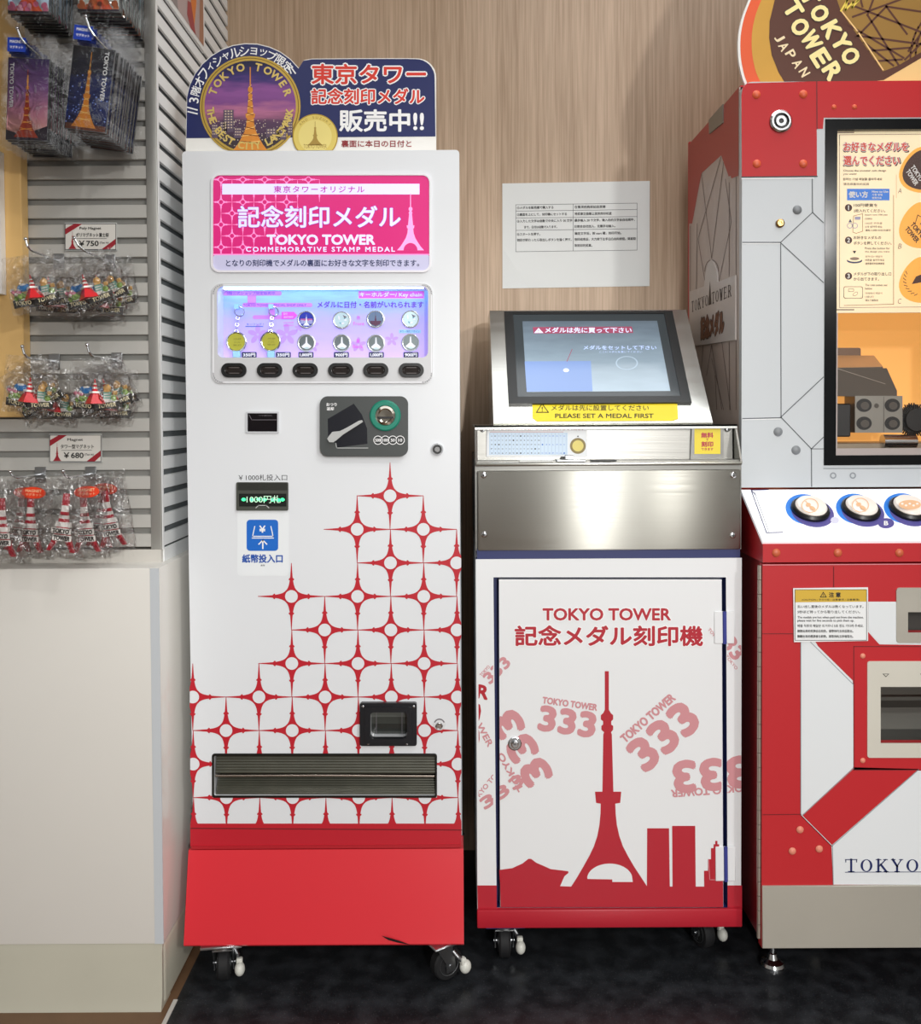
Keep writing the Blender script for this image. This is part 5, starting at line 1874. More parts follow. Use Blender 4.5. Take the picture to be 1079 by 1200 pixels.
# lower door
m = MB()
lo_out = [(rx0, RL, lzb), (rx1, RL, lzb), (rx1, RL, lzt), (rx0, RL, lzt)]
zsk = rl(985, 1037).z
h1 = [rl(x, y) for x, y in ((1062.5, 717), (1120, 717), (1120, 741), (1062.5, 741))]
h2 = [rl(x, y) for x, y in ((1030.5, 804), (1150, 804), (1150, 871), (1030.5, 871))]
m.plate(lo_out, [h1, h2], (0, .02, 0), mred2)
d = D(m, rl)
d.line([(894, 662), (1250, 660)], 1.0, M('pale_seam'), 2)
lowred = mred2
edge = 1300
d.poly([(938, 740), (938, 955), (974, 991), (976, 1036.5), (1180, 1036.5), (1180, 903), (999, 903), (999, 757)], mwhite, 1)
d.polyh([(1017, 705), (1017, 757), (1180, 757), (1180, 705)], [[(1062.5, 717), (1120, 717), (1120, 741), (1062.5, 741)]], mwhite, 1)
H1 = [(1062.5, 717), (1120, 717), (1120, 741), (1062.5, 741)]
H2 = [(1030.5, 804), (1150, 804), (1150, 871), (1030.5, 871)]
d.polyh([(938.5, 722), (958, 757), (999.5, 798), (999.5, 902), (1180, 902), (1180, 757), (1030, 755), (1012, 735), (1012, 705), (940, 705)], [H2], lowred, 2)
d.poly([(939.5, 955), (1000, 899), (1076, 901), (974.5, 990)], lowred, 2)
d.poly([(1017, 706), (1055, 705.5), (1055, 754), (1031, 754.5), (1017, 738)], mwhite, 3)
d.poly([(940, 752), (949, 752), (999.3, 802), (999.5, 899), (940, 954)], mwhite, 3)
d.line([(893.5, 742.5), (938, 742.5)], .7, M('red_seam'), 4)
d.line([(976.5, 664), (976.5, 688)], .7, M('red_seam'), 4)
d.line([(893.5, 954.5), (938.5, 954)], .7, M('red_seam'), 4)
d.line([(938, 955), (974, 991)], .7, M('red_seam'), 4)
d.line([(938, 742), (938, 954)], .8, seam_soft, 4)
d.line([(949, 752), (999.5, 802)], .8, seam_soft, 4)
d.line([(940, 955), (999.8, 900)], .8, seam_soft, 4)
d.line([(1000, 757.5), (1078, 757.5)], .8, M('red_seam'), 4)
d.line([(1000, 757.5), (1000, 902), (1078, 902)], .8, M('red_seam'), 4)
d.line([(974.5, 991), (1076, 901.5)], .8, seam_soft, 4)
d.line([(975, 991), (976, 1036)], .8, seam_soft, 4)
serif_text(d, 'TOKYO TOWER', 988, 1185, 1021, 14, ink_navy, 4, .17)
d.line([(990, 1021.8), (1190, 1021)], .7, ink_navy, 4)
m.build('lower_door', mach)
rl_pale = M('rivet_pale', '#e08a72', 0.45)
for x, y in ((928, 997), (937, 972), (959.5, 994.5)):
    rivet(mach, rl(x, y, .0012), 4.4 * pr2, rl_pale)
for x, y in ((1010.5, 768.5), (1010.5, 891)):
    rivet(mach, rl(x, y, .0012), 3.2 * pr2, rl_pale)
m = MB()
m.prism([rl(x, y, .004) for x, y in ((928.5, 689), (1016, 688), (1016, 750.5), (929.5, 752))], (0, .0026, 0), M('sticker_white', '#eceeee', 0.35), back=False)
d = D(m, rl, l0=.0044, dl=.00015)
d.poly([(930.5, 691), (1014, 690), (1014.3, 704.5), (931, 705.3)], M('caution_yellow', '#d2ad3a', 0.4), 0)
d.frame(930.5, 690.5, 1014.2, 749.7, .6, ink_black, 1)
d.line([(960.2, 699.2), (967, 699.2), (963.6, 693.6)], .9, ink_black, 1, True)
d.text('!', 963.6, 697.3, .8, 2.8, ink_black, 1, .02)
d.text('注 意', 977, 696.5, 13.5, 5.6, ink_black, 1, .04)
d.text('(CAUTION / 주의사항 / 注意事项 / 注意事項)', 972, 702.4, 67, 2.7, ink_black, 1, .015)
for t, w_, y in (('払い出し直後のメダルは熱くなっています。', 77, 710.3), ('5秒ほど待ってから取り出してください。', 73, 716.5), ('The medals are hot when paid out from the machine,', 77, 723.2), ('please wait for five seconds to pick them up.', 66, 727), ('배출 직후의 메달은 뜨거우니 5초 정도 기다려 주세요.', 77, 732.8), ('刚刚出来的奖牌会比较热，请等待约五秒后取出。', 65, 739), ('剛剛出來的獎牌會比較熱，請等待約五秒後取出。', 65, 745.2)):
    d.text(t, 933.5 + w_ / 2, y, w_, 3.4, ink_black, 1, .015)
m.build('caution_sticker', mach)
plate_steel = M('worn_steel_plate', '#c4c0b4', 0.35, .45, var=.12, vscale=14)
m = MB()
m.plate([rl(x, y, .003) for x, y in D0.rrpts(1049.5, 688.5, 1135, 753, 4)], [[rl(x, y, .003) for x, y in ((1063, 717), (1120, 717), (1120, 741), (1063, 741))]], (0, .003, 0), plate_steel)
a_, b_ = rl(1061, 715), rl(1122, 743)
m.box(a_.x, b_.x, RL + .03, RL + .034, b_.z, a_.z, M('dark_recess', '#3b3a36', 0.4))
m.build('return_tray', mach)
m = MB()
m.plate([rl(x, y, .003) for x, y in D0.rrpts(1015.5, 774.5, 1165, 887.5, 3)], [[rl(x, y, .003) for x, y in ((1031, 804.5), (1149, 804.5), (1149, 870.5), (1031, 870.5))]], (0, .003, 0), M('cream_steel', '#dedbce', 0.35, 0.25, var=.05))
d = D(m, rl, l0=.0034)
d.poly([(1033, 789), (1041, 789), (1037, 793)], ink_black, 0)
d.poly([(1034.5, 789.5), (1039.5, 789.5), (1037, 792)], M('cream_steel'), 1)
d.poly([(1077, 789), (1085, 789), (1081, 793)], ink_black, 0)
win = m.build('medal_outlet', mach)
m = MB()
q0, q1 = rl(1030.5, 804), rl(1150, 871)
m.box(q0.x - .004, q1.x + .004, RL + .12, RL + .124, q1.z - .01, q0.z + .01, M('outlet_dark', '#77756e', 0.35, .4))
m.box(q0.x - .004, q1.x + .004, RL + .02, RL + .12, q1.z - .014, q1.z - .01, M('outlet_floor', '#262624', 0.3))
m.prism([(q0.x, RL + .03, rl(1030, 822).z), (q0.x, RL + .05, rl(1030, 834).z), (q0.x, RL + .05, rl(1030, 838).z), (q0.x, RL + .03, rl(1030, 826).z)], (q1.x - q0.x, 0, 0), M('outlet_bar', '#5b5a55', 0.3, .4))
m.build('outlet_chute', win)
m = MB()
m.box(rx0 + .0005, rx1 - .0005, RL - .004, RL + .001, lzb, zsk, M('skirt_steel', '#b4b1a6', 0.38, .35, var=.06, vscale=6), .001, 1)
m.build('steel_skirt', mach)
m = MB()
m.box(rx0 + .006, rx0 + .024, RL + .02, RB - .03, lzb + .004, lzt + .0035, M('lower_side_shaded_red', '#8f1c22', 0.4))  # machine red darkened, the side's shade is painted into it
m.box(rx1 - .024, rx1 - .006, RL + .02, RB - .03, lzb + .004, lzt + .0035, M('lower_side_shaded_red'))
m.box(rx0 + .006, rx1 - .006, RB - .03, RB - .02, lzb + .004, lzt + .0035, M('lower_side_shaded_red'))
m.box(rx0 + .024, rx1 - .024, RL + .02, RB - .03, lzb + .004, lzb + .02, M('lower_side_shaded_red'))
m.build('lower_body', mach)
m = MB()
za_, zb2 = rl(890, 1102).z, rl(890, 663).z
n_ = 26
for i in range(n_):
    z0_ = za_ + (zb2 - za_) * i / n_
    m.cyl((rx0 - .003, RL + .009, z0_ + .0006), (rx0 - .003, RL + .009, z0_ + (zb2 - za_) / n_ - .0006), .0045, M('hinge_steel', '#b5aea2', 0.35, .7), 10)
m.build('piano_hinge', mach)
for x, y in ((FLOOR(908, 1136).x, 2.06), (rx1 - .08, 2.06), (FLOOR(908, 1136).x + .02, 2.44), (rx1 - .08, 2.44)):
    m = MB()
    m.lathe((x, y, 0), (0, 0, 1), [(.027, 0), (.027, .004), (.024, .010), (.013, .017), (.009, .028), (.0065, .03), (.0065, lzb + .006)], chrome, 28)
    m.build('levelling_foot', mach)
caster(mach, FLOOR(955, 1140).x, 2.12, lzb + .004, .5)

# pick-shaped board on top of the machine
GYB = RY + .04
gb = FR(GYB)
gz = rzt + .0005
def gpt(x, y):
    p = gb(x, y)
    return Vector((p.x, p.y, max(p.z, gz)))
def eggpts(pts):
    """closed smooth outline through the control points"""
    n = len(pts)
    out = []
    for i in range(n):
        p0, p1, p2, p3 = (pts[(i + k - 1) % n] for k in range(4))
        for j in range(6):
            t = j / 6
            out.append(tuple(.5 * (2 * p1[c] + (p2[c] - p0[c]) * t + (2 * p0[c] - 5 * p1[c] + 4 * p2[c] - p3[c]) * t * t + (3 * p1[c] - p0[c] - 3 * p2[c] + p3[c]) * t ** 3) for c in (0, 1)))
    return out
half = [(1052, -210), (975, -170), (915, -85), (877, 0), (867, 30), (864.5, 55), (867, 80), (875, 103)]
o1 = half + [(900, 140), (960, 175), (1052, 185)]
full = o1 + [(2104 - x, y) for x, y in reversed(o1[1:-1])]
egg = eggpts(full)
def shrink(f, dy=0):
    cx, cy = 1052, 0
    return [(cx + (x - cx) * f, cy + (y - cy) * f + dy) for x, y in egg]
pb = thing('pick_shaped_sign', 'big orange and gold pick-shaped board standing on top of the red machine', 'sign', (gpt(1052, 120).x, GYB, gz))
m = MB()
cut = [gpt(x, y) for x, y in egg]
m.prism(cut, (0, .008, 0), board_white)
def eggd(pts, mat, k):
    d_ = [gpt(x, y) + Vector((0, -(.0004 + .00025 * k), 0)) for x, y in pts]
    m.poly(d_, mat)
eggd(shrink(.985), M('egg_orange', '#e8623a', 0.35, spec=.2), 0)
eggd(shrink(.915), M('egg_gold', '#c39440', 0.35, .2, spec=.25, var=.2, vscale=5), 1)
eggd(shrink(.79), M('egg_amber_line', '#f2c887', 0.35, spec=.2), 2)
brown_e = M('egg_brown', '#5d3b30', 0.35, spec=.2)
d = D(m, gb)
def gpoly(pts, mat, k):
    m.poly([gpt(x, y) + Vector((0, -(.0004 + .00025 * k), 0)) for x, y in pts], mat)
be = [(950, -110), (920, -30), (907.5, 0), (901.5, 25), (901, 45), (904, 65), (912, 85), (922, 101), (960, 112), (1035, 94), (1110, 50), (1190, -10), (1190, -110), (1100, -170), (1010, -160)]
gpoly(be, brown_e, 3)
bh_ = M('egg_bronze', '#98743a', 0.4, .1, spec=.2)
gpoly([(985, 14), (1034, 84), (1052, 77), (1150, 20), (1150, -60), (960, -60)], bh_, 4)
for a_, b_ in (((994, 5), (1079, 38)), ((1002, 42), (1079, 52)), ((990, 27), (1058, 68)), ((1016, 18), (1052, 76)), ((999, 20), (1076, -8)), ((1038, 8), (1003, 44)), ((1012, 50), (1046, 77)), ((1018, 60), (1068, 56)), ((1038, 8), (1062, 40)), ((1016, 18), (1030, -20)), ((1038, 8), (1079, 14)), ((1010, 8), (1000, -30)), ((1026, 72), (1056, 70)), ((1060, 70), (1100, 30)), ((1064, 60), (1100, 10))):
    d.line([a_, b_], 2.4, brown_e, 5)
d.line([(986, 14), (1005, 38), (1034, 82)], 1.6, M('egg_amber_line'), 6)
for r_ in (0, 6):
    d.line([(1066 + 40 - 40 * math.cos(R(t)) + r_, 70 - 58 * math.sin(R(t))) for t in range(0, 80, 8)], 2.0, brown_e, 6)
cream_e = M('egg_cream', '#f7e49a', 0.4)
for word, pts_, rot_ in (('TOKYO', ((949, -3), (960, 16), (974, 35), (985, 50), (996, 66)), -62), ('TOWER', ((929, 11), (937, 32), (950, 48), (961, 68), (975, 84)), -58)):
    for ch, (x, y) in zip(word, pts_):
        d.text(ch, x, y, 16 if ch != 'W' else 19, 19, cream_e, 7, .065, rot=rot_, out=M('egg_text_edge', '#33201a', 0.5), outw=.05)
for ch, (x, y) in zip('JAPAN', ((913, 45), (918, 55), (926, 64), (934, 75), (942, 85))):
    d.text(ch, x, y, 8 if ch != 'J' else 6, 11, M('egg_pale', '#f3dcb0', 0.4), 7, .03, rot=-60)
d.line([(985, 13), (992, 1), (990, 12), (999, 3), (998, 9), (1008, -2), (1003, 2)], 2.2, M('egg_yellow', '#e8cb4a', 0.4), 8)
m.build('board', pb)
m = MB()
m.cyl((gpt(884, 97).x, GYB - .012, gz), (gpt(884, 97).x, GYB - .012, gz + .006), .004, chrome, 14)
m.build('screw', pb)
# ================================================================== slatwall display stand on the left
sx = P(267, 40, WALL_Y).x
SF = sx / P(186, 330, 1.0).x          # front plane of the slats
sf = FR(SF)
slat_front = M('slat_grey_shaded', '#b8b6b0', 0.35, var=.03)
slat_side = M('slat_white_lit', '#eef0f0', 0.4, var=.02)  # side coloured whiter than the front to carry its stronger light
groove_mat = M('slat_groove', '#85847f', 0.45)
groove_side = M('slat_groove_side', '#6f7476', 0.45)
alu = M('aluminium_post', '#a9a8a3', 0.35, .5)
zs0 = sf(120, 642).z
pitch = (sf(120, 506.2).z - sf(120, 619).z) / 5.0
zg = sf(120, 506.2).z
stand = thing('slatwall_display_stand', 'pale grey slatwall display stand with white base cabinet at the left of the tall machine', 'display stand', (sx - .3, 2.2, 0))
SX0 = -1.35
PW = .024
def slats(name, p_of, mat, gm, z0, z1):
    """p_of(u, depth, z): u = 0 or 1 along the slat."""
    m = MB()
    k0 = int((z0 - zg) / pitch) - 1
    k1 = int((z1 - zg) / pitch) + 2
    gh, gd = .0118, .009
    for k in range(k0, k1):
        zt = zg + k * pitch            # top of a groove
        zb = zt - gh
        za = zt + pitch - gh           # top of the slat above it
        lo, hi = max(zt, z0), min(za, z1)
        if hi > lo + 1e-5:
            e = .0015
            pr_ = [(.004, lo), (.0, lo + e), (0, hi - e), (.004, hi)]
            for (da, zaa), (db, zbb) in zip(pr_, pr_[1:]):
                m.poly([p_of(0, da, zaa), p_of(1, da, zaa), p_of(1, db, zbb), p_of(0, db, zbb)], mat)
        g0, g1 = max(zb, z0), min(zt, z1)
        if g1 > g0 + 1e-5:
            m.poly([p_of(0, gd, g0), p_of(1, gd, g0), p_of(1, gd, g1), p_of(0, gd, g1)], gm)
            m.poly([p_of(0, .004, g0), p_of(1, .004, g0), p_of(1, gd, g0), p_of(0, gd, g0)], gm)
            m.poly([p_of(0, .004, g1), p_of(1, .004, g1), p_of(1, gd, g1), p_of(0, gd, g1)], gm)
    return m
SZT = 2.75
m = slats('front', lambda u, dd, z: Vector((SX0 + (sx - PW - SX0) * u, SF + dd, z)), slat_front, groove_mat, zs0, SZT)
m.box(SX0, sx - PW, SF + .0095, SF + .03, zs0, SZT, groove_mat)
m.build('front_slat_panel', stand)
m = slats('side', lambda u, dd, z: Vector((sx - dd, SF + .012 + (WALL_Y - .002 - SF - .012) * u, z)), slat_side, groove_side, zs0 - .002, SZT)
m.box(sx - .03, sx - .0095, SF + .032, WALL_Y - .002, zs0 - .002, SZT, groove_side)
m.box(sx - .012, sx + .0005, SF + .012, WALL_Y - .002, zs0 - .04, zs0 - .002, slat_side)
m.build('side_slat_panel', stand)
m = MB()
m.box(sx - PW, sx, SF - .002, SF + .012, zs0 - .004, SZT, alu, .002, 2)
m.box(sx - .002, sx + .0012, SF + .002, SF + .012, zs0 - .004, SZT, M('post_edge_white', '#eceded', 0.3))
m.build('corner_post', stand)
BYF = FLOOR(140, 1182).y
BZ = P(100, 666, BYF).z
bx1 = (P(185, 690, BYF).x + P(193.5, 1090, BYF).x) / 2
base_paint = M('base_laminate', '#d9d6cf', 0.22, coat=.2, var=.03, vscale=3)
edge_paint = M('base_edge', '#c4c9cd', 0.35)
zp = P(100, 1107, BYF).z
m = MB()
m.box(SX0, bx1, BYF, WALL_Y - .004, zp, BZ, base_paint, .003, 2)
m.box(bx1 - .019, bx1 - .0005, BYF - .0008, BYF + .002, zp + .001, BZ - .001, edge_paint)
m.box(SX0, sx - .002, SF - .001, WALL_Y - .006, BZ, zs0 - .004, M('ledge_paint', '#c9c5bd', 0.4))
m.build('base_cabinet', stand)
m = MB()
prof = [(BYF + .004, zp), (BYF - .001, zp - .02), (BYF - .003, .03), (BYF - .012, 0), (BYF + .05, 0), (BYF + .05, zp)]
plinth_mat = M('plinth_vinyl', '#b9b6a6', 0.35, var=.08, vscale=5)
m.prism([(SX0, y, z) for y, z in prof], (bx1 - .004 - SX0, 0, 0), plinth_mat)
m.box(bx1 - .06, bx1 - .001, BYF + .004, WALL_Y - .006, 0, zp, plinth_mat, .012, 3)
m.build('baseboard', stand)
m = MB()
tx = P(26, 300, 1.962).x
tzb = P(20, 489, 1.965).z
m.box(SX0, tx, 1.962, SF - .001, tzb, SZT, M('tan_board', '#e4bb78', 0.4, var=.06, vscale=4), .002, 1)
m.build('tan_side_board', stand)
m = MB()
m.box(SX0, P(3, 260, 1.95).x, 1.94, 1.961, P(3, 345, 1.95).z, P(3, 178, 1.95).z, M('white_edge_board', '#efefec', 0.4))
m.build('white_board', stand)

# framed print on the side slats
qy0, qy1 = .662 * 1, 0
def side_pt(x, y, l=0):
    pl_ = Plane((sx, 2.3, 1.5), (1, 0, 0))
    return pl_(x, y, l)
Y0p = side_pt(190.5, 100).y
Y1p = side_pt(236.5, 60).y
zpb = side_pt(236, 62).z
post = thing('framed_print', 'small white framed print of orange figures on the side slats', 'poster', (sx + .001, (Y0p + Y1p) / 2, zpb))
m = MB()
m.box(sx + .0006, sx + .008, Y0p, Y1p, zpb, zpb + .42, M('frame_white', '#eef0f0', 0.3), .001, 1)
m.build('frame', post)
m = MB()
ax_, bx_ = Y0p + .022, Y1p - .014
pd = D(m, lambda u, v, l: Vector((sx + .008 + l, ax_ + (bx_ - ax_) * u, zpb + .012 + .39 * v)), up=1)
pd.rect(0, 0, 1, 1, M('print_mauve', '#b7a3a2', 0.3), 0)
po = M('print_orange', '#e07a26', 0.3)
pd.poly([(.28, .5), (.3, .25), (.42, .12), (.52, .22), (.5, .6), (.62, .62), (.6, .2), (.7, .02), (.78, .2), (.84, .6), (.7, 1), (.3, 1)], po, 1)
pd.poly([(.46, .7), (.52, .3), (.57, .3), (.58, .7)], M('print_violet', '#5b4a8e', 0.3), 2)
pd.poly([(.5, .05), (.6, .0), (.75, .0), (.62, .16), (.52, .14)], M('print_crimson', '#a02b3a', 0.3), 1.5)
pd.poly([(.0, .0), (.25, .0), (.12, .3), (0, .4)], M('print_grey', '#8e8789', 0.3), 1)
pd.poly([(.86, .0), (1, .0), (1, .5), (.9, .3)], M('print_brown', '#a9745a', 0.3), 1)
m.build('picture', post)

# chrome hooks
def hook(bend, tip, Yf, label):
    b = P(bend[0], bend[1], Yf)
    t = P(tip[0], tip[1], Yf - .006)
    h = thing('peg_hook', label, 'hook', (b.x, SF, b.z), 'chrome peg hooks on the grey slats')
    m = MB()
    m.tube([(b.x, SF - .0005, b.z), (b.x, Yf + .01, b.z), (b.x, Yf + .002, b.z + .001), ((b.x + t.x) / 2, Yf - .004, b.z + (t.z - b.z) * .35), t], .0024, chrome, 10)
    m.ball(t, .0038, chrome)
    m.build('wire', h)
    m = MB()
    m.box(b.x - .012, b.x + .012, SF - .0035, SF - .0008, b.z - .018, b.z + .016, zinc, .001, 1)
    m.build('back_plate', h)
    return b
hookA = hook((29, 51), (20, 33), 1.832, 'chrome hook carrying the purple dusk magnet cards')
hookB = hook((110, 42), (100, 19), 1.802, 'chrome hook carrying the dark blue night magnet cards')
hookC = hook((30, -80), (22, -98), 1.832, 'chrome hook above the frame edge carrying the topmost left magnet cards')
hookD = hook((120, -84), (112, -102), 1.802, 'chrome hook above the frame edge carrying the topmost right magnet cards')
hookE = hook((35, 293), (30, 280), 1.86, 'chrome hook at the left of the 750 yen price card')
hookF = hook((97, 293), (87, 279), 1.85, 'chrome hook in front of the 750 yen price card')
hookG = hook((31, 419), (26, 406), 1.865, 'left chrome hook of the lower row of bagged scene magnets')
hookH = hook((107, 417), (102, 404), 1.855, 'right chrome hook of the lower row of bagged scene magnets')
hookI = hook((18, 560), (12, 553), 1.88, 'left chrome hook of the bagged red tower magnets, under the slats lit patch')
hookJ = hook((78, 560), (74, 552), 1.87, 'chrome hook under the 680 yen price card')

# magnet cards in clear sleeves
card_edge = M('card_edge', '#5f6264', 0.4)
tag_blue = M('tag_blue', '#1b3fae', 0.35)
sleeve_film = film('card_sleeve_film', 0.02, 0.1, 0.35, 18)
CW, CH = .082, .162
def pic_card(kind):
    m = MB()
    m.box(-CW / 2, CW / 2, -.002, .002, 0, CH, card_edge)
    d = D(m, lambda x, y, l: Vector((x, -.002 - l, y)), up=1, l0=.0002, dl=.00012)
    if kind == 'dusk':
        bg = ramp('dusk_card', [(0.0, '#6b3a3c'), (0.14, '#d9a29a'), (0.34, '#c98aa0'), (0.6, '#8a5f96'), (1.0, '#3f3163')], 2, 0, CH, .2)
        d.rect(-CW / 2 + .001, .001, CW / 2 - .001, CH - .001, bg, 0)
        d.poly([(-CW / 2, .001), (CW / 2, .001), (CW / 2, .03), (.02, .022), (0, .012), (-.02, .014), (-CW / 2, .02)], M('dark_trees', '#2a2030', .4), 1)
        tower(d, -.001, CH * .86, .006, M('tower_red_print', '#a63a22', .3), 2, up=1, wid=.55)
        for j in range(8):
            hw = .002 + j * .0006 + (j > 4) * (j - 4) * .002
            y = .115 - j * .0135
            d.line([(-.001 - hw, y), (-.001 + hw, y + .004)], .0009, M('tower_glow_print', '#ffb64d', .3), 3)
            d.line([(-.001 + hw, y), (-.001 - hw, y + .004)], .0009, MATS['tower_glow_print'], 3)
        d.rect(-.002, .10, .0005, .128, MATS['tower_glow_print'], 3)
        d.text('TOKYO TOWER', -.0325, .107, .088, .0075, ink_white, 4, .05, rot=-90)
    elif kind == 'night':
        bg = ramp('night_card', [(0.0, '#2a2038'), (0.2, '#1f2c66'), (0.6, '#1d2a63'), (0.68, '#151a38'), (1.0, '#0c0d18')], 2, 0, CH, .2, 0, (.66, 190, '#7f9bf0'))
        d.rect(-CW / 2 + .001, .001, CW / 2 - .001, CH - .001, bg, 0)
        d.rect(-CW / 2 + .002, .001, CW / 2 - .002, .012, M('city_orange', '#6f3a22', .4), 1)
        tower(d, -.004, CH * .94, .006, M('tower_gold_print', '#e0902c', .3), 2, up=1, wid=.5)
        for j in range(9):
            hw = .0015 + j * .0006 + (j > 5) * (j - 5) * .0022
            y = .125 - j * .0132
            d.line([(-.004 - hw, y), (-.004 + hw, y + .004)], .0009, M('tower_pale_print', '#ffe08a', .3), 3)
            d.line([(-.004 + hw, y), (-.004 - hw, y + .004)], .0009, MATS['tower_pale_print'], 3)
        d.text('TOKYO TOWER', .026, .108, .096, .008, ink_white, 4, .05, rot=-90)
    else:
        a_, b_ = (('#cfe3f2', '#5fa3dc') if kind == 'blossom' else ('#e6eee8', '#8fbfe0'))
        bg = ramp(kind + '_card', [(0.0, '#8fa890'), (0.12, a_), (1.0, b_)], 2, 0, CH, .2)
        d.rect(-CW / 2 + .001, .001, CW / 2 - .001, CH - .001, bg, 0)
        tower(d, 0, CH * .92, .004, M('tower_orange_print', '#d85a34', .3), 1, up=1, wid=.6)
        rr = random.Random(4)
        col = [M('blossom_a', '#e8a9bd', .4), M('blossom_b', '#cf6f90', .4)] if kind == 'blossom' else [M('autumn_a', '#7a3b24', .4), M('autumn_b', '#c26a3a', .4)]
        for _ in range(34):
            d.circ(rr.uniform(-.037, .037), rr.uniform(.007, .02), rr.uniform(.002, .006), col[rr.random() > .5], 2 + rr.random(), n=9)
        d.rect(-CW / 2 + .001, .001, CW / 2 - .001, .005, M('dark_trees'), 4)
        d.text('TOKYO TOWER', -.032, .107, .088, .0075, ink_white, 4, .05, rot=-90)
    return m
def make_card(kind, label, group):
    t = thing('magnet_card', label, 'magnet', (0, 0, 0), group)
    pic_card(kind).build('picture_card', t)
    m = MB()
    for s in (-1, 1):
        vs, fs = [], []
        nx, nz = 7, 12
        for j in range(nz + 1):
            for i in range(nx + 1):
                x = -.054 + .108 * i / nx
                z = -.012 + .222 * j / nz
                edge = min(1, min(i, nx - i) / 1.5)
                y = s * (.0034 * edge + .0006) + .0012 * noise.noise(Vector((x * 40, z * 40, s * 3)))
                vs.append((x, y, z))
        for j in range(nz):
            for i in range(nx):
                fs.append((j * (nx + 1) + i, j * (nx + 1) + i + 1, (j + 1) * (nx + 1) + i + 1, (j + 1) * (nx + 1) + i))
        m.add(vs, fs, sleeve_film)
    m.build('clear_sleeve', t)
    m = MB()
    m.box(-.042, -.006, -.0052, -.0046, .172, .2, tag_blue)
    d = D(m, lambda x, y, l: Vector((x, -.0052 - l, y)), up=1, l0=.0002)
    d.text('MAGNET', -.024, .192, .026, .0055, ink_white, 0, .03)
    d.text('マグネット', -.024, .181, .026, .0055, ink_white, 0, .03)
    m.build('blue_tag', t)
    return t
def place(o, loc, ry=0, rz=0):
    o.location = loc
    o.rotation_euler = (0, R(ry), R(rz))
stacks = [('dusk', 31.5, 165, 1.842, 11, 2.8, 'purple dusk magnet card in a clear sleeve at the front of the left stack', 'purple dusk magnet card stacked behind the front one on the left hook', 'dusk magnet cards on the left hook'),
          ('night', 100, 153.5, 1.812, 12, 7.5, 'dark blue night tower magnet card in clear sleeve fronting the right stack', 'night tower magnet card stacked behind the front one on the right hook', 'night magnet cards on the right hook'),
          ('blossom', 34, 16.5, 1.842, 9, 1.5, 'pink blossom magnet card fronting the stack cut by the top left of the photo', 'magnet card behind the pink blossom card at the top left', 'blossom magnet cards at the top left'),
          ('autumn', 116, 14.5, 1.812, 9, 1.0, 'red tower magnet card fronting the second stack at the top edge', 'magnet card stacked behind the red tower card at the top', 'red tower magnet cards at the top')]
rs = random.Random(3)

for kind, px, py, Yf, n, tilt, lab, lab2, grp in stacks:
    first = make_card(kind, lab, grp)
    base = P(px, py, Yf)
    step = (SF - .03 - Yf) / n
    for i in range(n):
        o = first if i == 0 else copy_tree(first)
        if i:
            o['label'] = lab2
        place(o, (base.x + (rs.uniform(-.002, .002) if i else 0), Yf + step * i, base.z + (rs.uniform(-.002, .001) if i else 0)), tilt + (rs.uniform(-1.2, 1.2) if i else 0), rs.uniform(-1.5, 1.5) if i else 0)

# bagged resin scene magnets
bag_film = film('crumpled_bag_film', 0.07, 0.16, 0.9, 30)
def bag(w, h, z0, dep, seed, nx=16, nz=18, top_pinch=0.0):
    m = MB()
    for s in (-1, 1):
        vs, fs = [], []
        for j in range(nz + 1):
            for i in range(nx + 1):
                u, v = i / nx, j / nz
                x = (u - .5) * w
                z = z0 + h * v
                e = math.sin(PI * u) ** .5 * (math.sin(PI * min(1, v * 1.15)) ** .5 if v < .87 else .15)
                q = Vector((x * 38 + seed, z * 38, s * 2.0))
                cr_ = abs(noise.noise(q)) * .010 + noise.noise(q * 2.7) * .004
                vs.append((x + noise.noise(q * 1.3) * .003, s * (dep * e + .0008) + cr_ * (.5 + e) * s * .6, z + noise.noise(q * 1.1 + Vector((7, 0, 0))) * .003))
        for j in range(nz):
            for i in range(nx):
                fs.append((j * (nx + 1) + i, j * (nx + 1) + i + 1, (j + 1) * (nx + 1) + i + 1, (j + 1) * (nx + 1) + i))
        m.add(vs, fs, bag_film)
    return m
resin_red = M('resin_red', '#d31f26', 0.3, coat=.3)
resin_white = M('resin_white', '#eeeae4', 0.35)
resin_black = M('resin_black', '#1d1a17', 0.35)
resin_cream = M('resin_cream', '#e4d8b0', 0.4)
resin_blue = M('resin_blue', '#2f86cf', 0.35)
resin_pink = M('resin_pink', '#d98a9c', 0.4)
resin_green = M('resin_green', '#8fae5a', 0.4)
resin_teal = M('resin_teal', '#7fb5a6', 0.4)
resin_tan = M('resin_tan', '#dcab62', 0.4)
